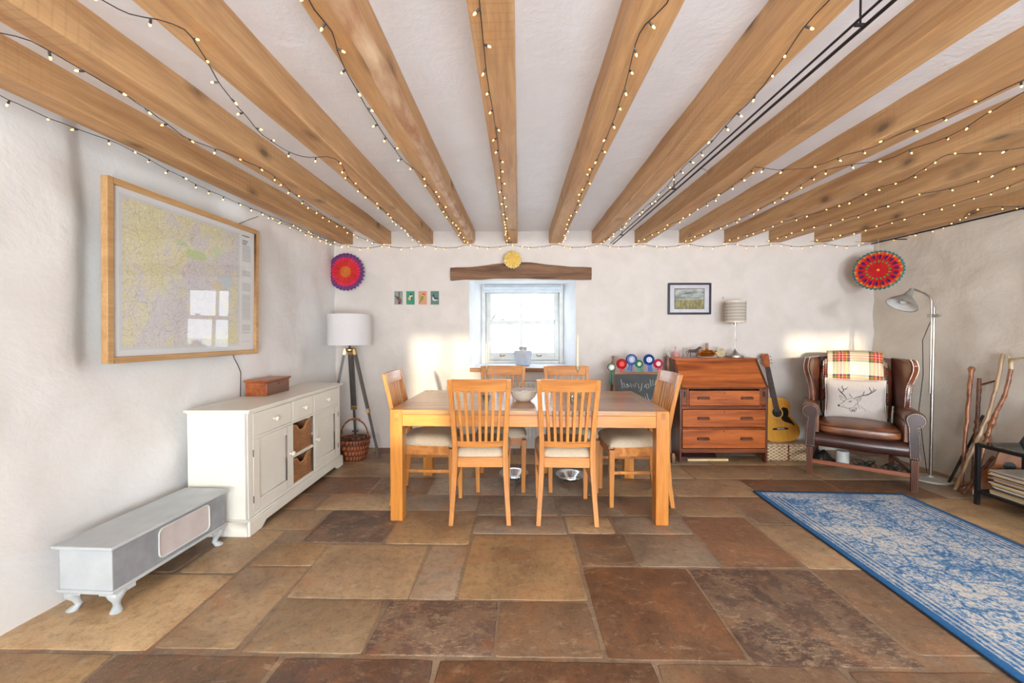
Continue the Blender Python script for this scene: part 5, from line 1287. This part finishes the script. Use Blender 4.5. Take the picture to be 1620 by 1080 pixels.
# ================================================================== METAL SHELF, RECORDS
ms = thing('metal_shelf_unit', 'low dark metal shelf unit with a glass top along the right wall', 'shelf', (3.365, 2.985, 0), 0)
W_, LEN = .33, 1.25
for x, y in ((0,0),(W_,0),(0,-LEN),(W_,-LEN)):
    m = MB(); m.box(x,x+.024,y-.024,y,0,.45); m.build('leg', M['black_metal'], ms, .001)
for z, nm in ((.438,'top_frame'),(.098,'lower_frame')):
    m = MB(); m.box(.024,W_,-.022,-.002,z-.010,z+.012); m.box(.024,W_,-LEN-.022,-LEN-.002,z-.010,z+.012); m.box(.002,.022,-LEN,-.024,z-.010,z+.012); m.box(W_+.002,W_+.022,-LEN,-.024,z-.010,z+.012); m.build(nm, M['black_metal'], ms)
m = MB(); m.box(.004,W_+.02,-LEN-.02,-.004,.4505,.457); m.build('glass_top', M['glass_table'], ms, .001)
m = MB(); m.box(.022,W_+.002,-LEN-.002,-.022,.094,.106); m.build('lower_shelf', M['black_metal'], ms)
cols = [(226,220,200),(214,196,140),(206,206,200),(180,150,96),(70,60,56),(198,212,216),(232,226,220),(120,70,56),(214,186,120),(226,214,196),(96,88,84),(206,160,90),(228,224,214),(150,140,132),(186,150,120),(60,56,58),(222,210,170),(236,232,226),(146,110,86),(200,196,188)]
sm_ = [plain('record sleeve %d' % i, c, .6) for i, c in enumerate(cols)]
hues = ['cream','straw','pale grey','ochre','dark brown','pale blue','off-white','rust','sand','ivory','charcoal','orange tan','chalk','taupe','tan','black','butter','white','brown','stone']
z = .1075; rec = None; ordn = ['lowest','second','third','fourth','fifth','sixth','seventh','eighth','ninth','tenth','eleventh','twelfth','thirteenth','fourteenth','fifteenth','sixteenth','seventeenth','eighteenth','nineteenth','top']
for i in range(20):
    th = .0086; m = MB(); dx = rn.uniform(-.012,.012); dy = rn.uniform(-.02,.015)
    m.box(3.395+dx,3.705+dx,2.595+dy,2.905+dy,z,z+th-.0012); o = m.build('record_sleeve', sm_[i]); z += th
    tag(o, '%s record sleeve, %s in the stack on the lower metal shelf' % (hues[i], ordn[i] if i < 19 else 'topmost'), 'record', 'records stacked on the lower metal shelf')
m = MB(); m.box(3.415,3.60,1.94,2.155,.4575,.55,0); o = m.build('book', plain('pale book cover',(222,196,160),.6), None, .002); tag(o, 'pale tan book standing on the glass shelf at the right edge', 'book')
o.location = (.0,.53-.05,0); 
g2 = thing('small_guitar', 'small brown wooden guitar with a black neck leaning by the wall behind the glass shelf', 'guitar', (3.585, 3.075, .012), 0, rot=(0, R(20), R(-42)))
m = MB(); P2 = [(x*.54, y*.93) for x, y in P_]; m.prism(P2, .004, .055, 0, GM); m.build('body', M['mahogany'], g2, .004)
m = MB(); m.prism([(x*.995, y+.0005) for x, y in P2], .0, .004, 0, GM); m.build('soundboard', plain('brown varnished top',(176,112,66),.3,0,(140,84,48),6,0,(6,1,.4),coat=.4), g2)
m = MB(); m.lathe([(.0001,0),(.032,0),(.032,.0008),(.0001,.0008)], 30, M=Matrix.Translation((0,-.0004,.275)) @ Matrix.Rotation(R(90),4,'X')); m.build('soundhole', M['black'], g2)
m = MB(); m.prism([(-.050,.395),(.050,.395),(.032,.43),(.024,.46),(.018,.72),(.024,.735),(.028,.80),(-.028,.80),(-.024,.735),(-.018,.72),(-.024,.46),(-.032,.43)], -.012, .010, 0, GM); m.build('neck', M['black'], g2, .003)

# ================================================================== RUG
def rug_mat():
    t = NT('blue distressed rug'); t.bsdf(Roughness=.95); v = t.coord(); sp = t.n('ShaderNodeSeparateXYZ'); t.l(v, sp.inputs[0]); X, Y = sp.outputs[0], sp.outputs[1]
    dx = t.math('MINIMUM', X, t.math('SUBTRACT', RW_, X)); dy = t.math('MINIMUM', t.math('MULTIPLY', Y, -1.0), 9.0); d = t.math('MINIMUM', dx, dy)
    sn = t.n('ShaderNodeVectorMath', operation='SNAP'); sn.inputs[1].default_value = (.005,.007,1); t.l(v, sn.inputs[0])
    a = t.noise(sn.outputs[0], 52, 4, .8); big = t.noise(v, 2.4, 4, .6, .5); dia = t.n('ShaderNodeTexVoronoi', distance='MANHATTAN', feature='DISTANCE_TO_EDGE'); dia.inputs['Scale'].default_value = 9; dia.inputs['Randomness'].default_value = .6; t.l(sn.outputs[0], dia.inputs['Vector'])
    f = t.math('ADD', t.math('ADD', a, t.math('MULTIPLY', t.math('SUBTRACT', big, .5), .55)), t.math('MULTIPLY', t.math('LESS_THAN', dia.outputs['Distance'], .05), .09))
    col = t.ramp(f, [(.43, lin((226,224,216))), (.50, lin((176,192,208))), (.56, lin((98,146,192))), (.68, lin((52,110,168)))])
    line = t.math('MULTIPLY', t.math('LESS_THAN', d, .14), t.math('GREATER_THAN', t.math('SINE', t.math('MULTIPLY', d, 210)), .35))
    blue = t.ramp(a, [(.35, lin((48,116,172))), (.6, lin((38,100,158))), (.75, lin((90,140,180)))])
    col = t.mix(t.math('MULTIPLY', line, .65), col, lin((214,214,208)))
    inl = t.math('MULTIPLY', t.math('LESS_THAN', d, .12), t.math('GREATER_THAN', t.math('SINE', t.math('ADD', t.math('MULTIPLY', d, 210), 3.1)), .3))
    col = t.mix(t.math('MULTIPLY', inl, .6), col, blue)
    col = t.mix(t.math('LESS_THAN', t.math('ADD', d, t.math('MULTIPLY', t.math('SUBTRACT', a, .5), .02)), .038), col, blue)
    t.l(col, t.b.inputs['Base Color']); t.bump(a, .5, .004); return t.mat
RW_ = 1.13
rg = thing('rug', 'blue and ivory distressed runner rug on the stone floor', 'rug', (1.865, 3.175, 0), R(-2.0))
def ru(u, v):
    x = RW_*u; y = -2.35*v; e = max(0, 1-min(u,1-u)*22)
    return (x+.006*noise.noise(Vector((y*1.5, u*2, 0))), y, .007+.0015*math.sin(y*3+x*2))
m = MB(); m.grid(ru, 40, 80); m.build('pile', rug_mat(), rg, 0, solid=.010)
m = MB()
m.tube([(ru(0,i/60)[0]-.001, ru(0,i/60)[1], .005) for i in range(61)], .0052, 6); m.tube([(ru(1,i/60)[0]+.001, ru(1,i/60)[1], .005) for i in range(61)], .0052, 6); m.tube([(RW_*i/20,.001,.005) for i in range(21)], .0052, 6)
m.build('bound_edge', plain('dark navy binding',(26,44,66),.9), rg)

# ================================================================== FAIRY LIGHTS
runs = {
'R1':[(-1.944,1.374,2.161),(-1.98,1.56,2.165),(-1.974,1.708,2.168),(-1.926,1.908,2.172),(-1.966,2.192,2.178),(-2.001,2.551,2.185),(-1.994,2.967,2.194),(-1.959,3.5,2.204),(-1.931,4.167,2.218)],
'R2':[(-1.625,1.151,2.156),(-1.554,1.183,2.157),(-1.501,1.218,2.157),(-1.494,1.306,2.159),(-1.489,1.389,2.161),(-1.496,1.547,2.164),(-1.516,1.664,2.167),(-1.548,1.862,2.171),(-1.485,2.0,2.174),(-1.428,2.294,2.18),(-1.5,2.685,2.188),(-1.551,3.239,2.199),(-1.571,3.935,2.213),(-1.467,4.273,2.22)],
'R3':[(-1.154,0.992,2.153),(-1.121,1.074,2.155),(-1.095,1.118,2.155),(-1.032,1.138,2.156),(-0.987,1.175,2.157),(-1.008,1.255,2.158),(-1.086,1.452,2.162),(-1.134,1.636,2.166),(-1.177,1.869,2.171),(-1.122,2.059,2.175),(-0.963,2.085,2.175),(-1.017,2.455,2.183),(-1.027,3.068,2.196),(-1.06,4.281,2.221)],
'R4':[(-0.555,1.003,2.153),(-0.568,1.112,2.155),(-0.558,1.196,2.157),(-0.587,1.322,2.16),(-0.608,1.563,2.165),(-0.617,1.848,2.17),(-0.61,2.132,2.176),(-0.57,2.309,2.18),(-0.56,2.703,2.188),(-0.563,3.356,2.202),(-0.56,4.258,2.22)],
'R5':[(-0.105,0.976,2.153),(-0.108,1.132,2.156),(-0.111,1.286,2.159),(-0.112,1.451,2.162),(-0.105,1.716,2.168),(-0.103,2.101,2.176),(-0.111,2.711,2.188),(-0.107,4.234,2.22)],
'R6':[(0.394,1.002,2.153),(0.402,1.108,2.155),(0.367,1.187,2.157),(0.362,1.265,2.158),(0.385,1.459,2.162),(0.401,1.699,2.167),(0.411,2.034,2.174),(0.415,2.428,2.182),(0.422,3.013,2.194),(0.448,4.245,2.22)],
'R7':[(0.836,1.01,2.153),(0.836,1.109,2.155),(0.838,1.208,2.157),(0.875,1.397,2.161),(0.899,1.569,2.165),(0.901,1.734,2.168),(0.92,1.973,2.173),(0.908,2.201,2.178),(0.937,2.731,2.189),(0.923,3.286,2.2),(0.877,4.253,2.22)],
'R8':[(1.3,2.225,2.178),(1.333,2.52,2.184),(1.345,2.876,2.192),(1.336,3.293,2.2),(1.28,3.726,2.209),(1.225,4.26,2.22)],
'R9':[(1.31,2.243,2.179),(1.488,2.282,2.179),(1.626,2.231,2.178),(1.67,2.095,2.176),(1.733,2.002,2.174),(1.734,1.873,2.171),(1.779,1.75,2.168),(1.802,1.629,2.166),(1.799,1.543,2.164),(1.794,1.365,2.161)],
'R10':[(1.838,1.398,2.161),(1.894,1.545,2.164),(1.935,1.702,2.167),(1.986,1.896,2.171),(1.939,2.026,2.174),(1.931,2.154,2.177),(1.73,2.277,2.179),(1.75,2.506,2.184),(1.795,2.885,2.192),(1.804,3.505,2.205),(1.687,4.268,2.22)],
'R11':[(2.573,1.95,2.173),(2.486,2.022,2.174),(2.358,2.07,2.175),(2.198,2.097,2.176),(2.233,2.225,2.178),(2.323,2.463,2.183),(2.281,2.63,2.187),(2.341,3.016,2.195),(2.228,3.409,2.203),(2.156,4.277,2.221)],
'R12':[(2.773,2.078,2.175),(2.724,2.269,2.179),(2.765,2.44,2.183),(2.746,2.615,2.186),(2.666,2.737,2.189),(2.674,2.976,2.194),(2.679,3.319,2.201),(2.598,3.632,2.207),(2.579,4.222,2.219)],
'R13':[(3.015,2.257,2.179),(3.036,2.466,2.183),(3.09,2.621,2.186),(3.111,2.838,2.191),(3.126,3.063,2.195),(3.148,3.386,2.202),(3.154,3.762,2.21),(3.042,4.231,2.22)],
'R14':[(4.17,3.115,2.197),(3.731,3.027,2.195),(3.525,3.007,2.194),(3.449,3.102,2.196),(3.711,3.478,2.204),(3.876,3.851,2.212),(3.846,4.067,2.216),(3.728,4.213,2.219),(3.511,4.24,2.22)],
'L1':[(-2.068,3.192,2.198),(-2.152,3.637,2.207),(-2.213,4.069,2.216),(-2.162,4.362,2.222),(-1.929,4.437,2.224)],
}
labels = {'R1':'under the beam nearest the left wall','R2':'along the second beam from the left wall','R3':'swinging off the third beam from the left wall','R4':'beside the rough waney-edged beam','R5':'along the middle beam above the window',
 'R6':'along the beam just right of the yellow fan','R7':'along the beam left of the ceiling rail','R8':'at the far end of the beam right of the rail','R9':'in an upper swag across the right-hand beams','R10':'looping down the beam above the framed picture',
 'R11':'along the beam above the table lamp','R12':'along the beam above the guitar','R13':'along the beam left of the green and red fan','R14':'hanging along the top of the right wall','L1':'in a loose swag in the left back corner','BW':'running across the top of the back wall'}
# the run along the back wall dips between the beam ends
pts = []
for i in range(len(BX)-1):
    a, b = BX[i]+.065, BX[i+1]+.065; zz = beam_z(YB)-.018
    for k in range(4):
        f = k/4; pts.append((a+(b-a)*f, YB-.035, zz-.030*math.sin(PI*f)))
pts.append((BX[-1]+.065, YB-.035, beam_z(YB)-.018)); runs['BW'] = pts
bm_ = MB(); bm_.lathe([(.0001,0),(.0026,.001),(.0032,.005),(.0027,.009),(.0001,.012)], 8, (0,0,.015));
bm_.lathe([(.0001,0),(.0022,0),(.0036,.005),(.0036,.016),(.0001,.016)], 8, (0,0,0), 1)
bulb0 = bm_.build('bulb', [M['bulb'], M['holder']], None)
rf = random.Random(21); first = True; wall_r = lambda y: XR+.03*(YB-y)-.045
for key, P0 in runs.items():
    P = [Vector(p) for p in P0]
    if key != 'BW':
        P = [Vector((min(max(p.x, lwall(p.y)+.05), wall_r(p.y)), min(p.y, YB-.03), p.z-.002)) for p in P]
    # catmull-rom
    q = []
    for i in range(len(P)-1):
        p0, p1, p2, p3 = P[max(i-1,0)], P[i], P[i+1], P[min(i+2,len(P)-1)]
        n = max(2, int((p2-p1).length/.035))
        for k in range(n):
            t_ = k/n; q.append(.5*((2*p1)+(-p0+p2)*t_+(2*p0-5*p1+4*p2-p3)*t_*t_+(-p0+3*p1-3*p2+p3)*t_**3)+Vector((0,0,.002*math.sin(i+k))))
    q.append(P[-1]); org = q[0].copy()
    s = thing('fairy_light_string', 'fairy lights on dark wire '+labels[key], 'fairy lights', org, 0, 'strings of fairy lights under the ceiling')
    m = MB(); m.tube([p-org for p in q], .0017, 6); m.build('wire', M['wire'], s)
    acc = 0; nxt = rf.uniform(.02,.08); 
    for a, b in zip(q, q[1:]):
        Ln = (b-a).length
        while acc+Ln >= nxt:
            p = a.lerp(b, (nxt-acc)/Ln)-org; nxt += rf.uniform(.10,.14)
            o = bulb0 if first else bulb0.copy()
            if not first: C.objects.link(o)
            first = False; o.parent = s; o.location = p
            side = rf.choice([-1,1]); o.rotation_euler = (R(rf.uniform(-40,40)), R(180-side*rf.uniform(15,85)), 0)
        acc += Ln

# ================================================================== LIGHT AND CAMERA
w = bpy.data.worlds.new('winter sky'); bpy.context.scene.world = w; w.use_nodes = True
bg = w.node_tree.nodes['Background']; bg.inputs[0].default_value = (.80,.90,1.0,1); bg.inputs[1].default_value = 6.2
def area(name, loc, rot, sx, sy, power, col):
    l = bpy.data.lights.new(name, 'AREA'); l.shape = 'RECTANGLE'; l.size = sx; l.size_y = sy; l.energy = power; l.color = col
    o = bpy.data.objects.new(name, l); C.objects.link(o); o.location = loc; o.rotation_euler = rot; return o
for (x0,x1,z0,z1), pw, col in zip(RW, (50, 120, 95), ((1.0,.95,.86),(.86,.94,1.0),(.90,.96,1.0))):
    area('window_and_fill_light', ((x0+x1)/2, YR-.32, (z0+z1)/2), (R(98),0,0), x1-x0, z1-z0, pw, col)  # rear window lamps; the one in the added opening is frontal fill
area('ceiling_fill_light', (.75, YR-.30, .55), (R(135),0,0), 1.9, .8, 125, (.82,.91,1.0))  # added lamp aimed upward to brighten the ceiling
p_ = area('back_window_portal', ((FX0+FX1)/2, YW+.12, (FZ0+FZ1)/2), (R(-90),0,0), FX1-FX0, FZ1-FZ0, 1, (1,1,1)); p_.data.cycles.is_portal = True
sun = bpy.data.lights.new('low_sun', 'SUN'); sun.energy = 3.6; sun.angle = R(1.6); sun.color = (1.0,.86,.62)
so = bpy.data.objects.new('low_sun', sun); C.objects.link(so); d = Vector((.058, 1.0, -.105)); so.rotation_euler = d.to_track_quat('-Z','Y').to_euler()
cam = bpy.data.cameras.new('camera'); cam.lens = 14.0; cam.sensor_width = 36; cam.clip_start = .05; cam.clip_end = 200
co = bpy.data.objects.new('camera', cam); C.objects.link(co); co.location = (0,0,1.256); co.rotation_euler = (R(90-1.09), 0, R(1.0))
sc = bpy.context.scene; sc.camera = co
vs_ = sc.view_settings; vs_.view_transform = 'Standard'; vs_.look = 'None'; vs_.gamma = 1; vs_.use_curve_mapping = False; vs_.exposure = 0.2
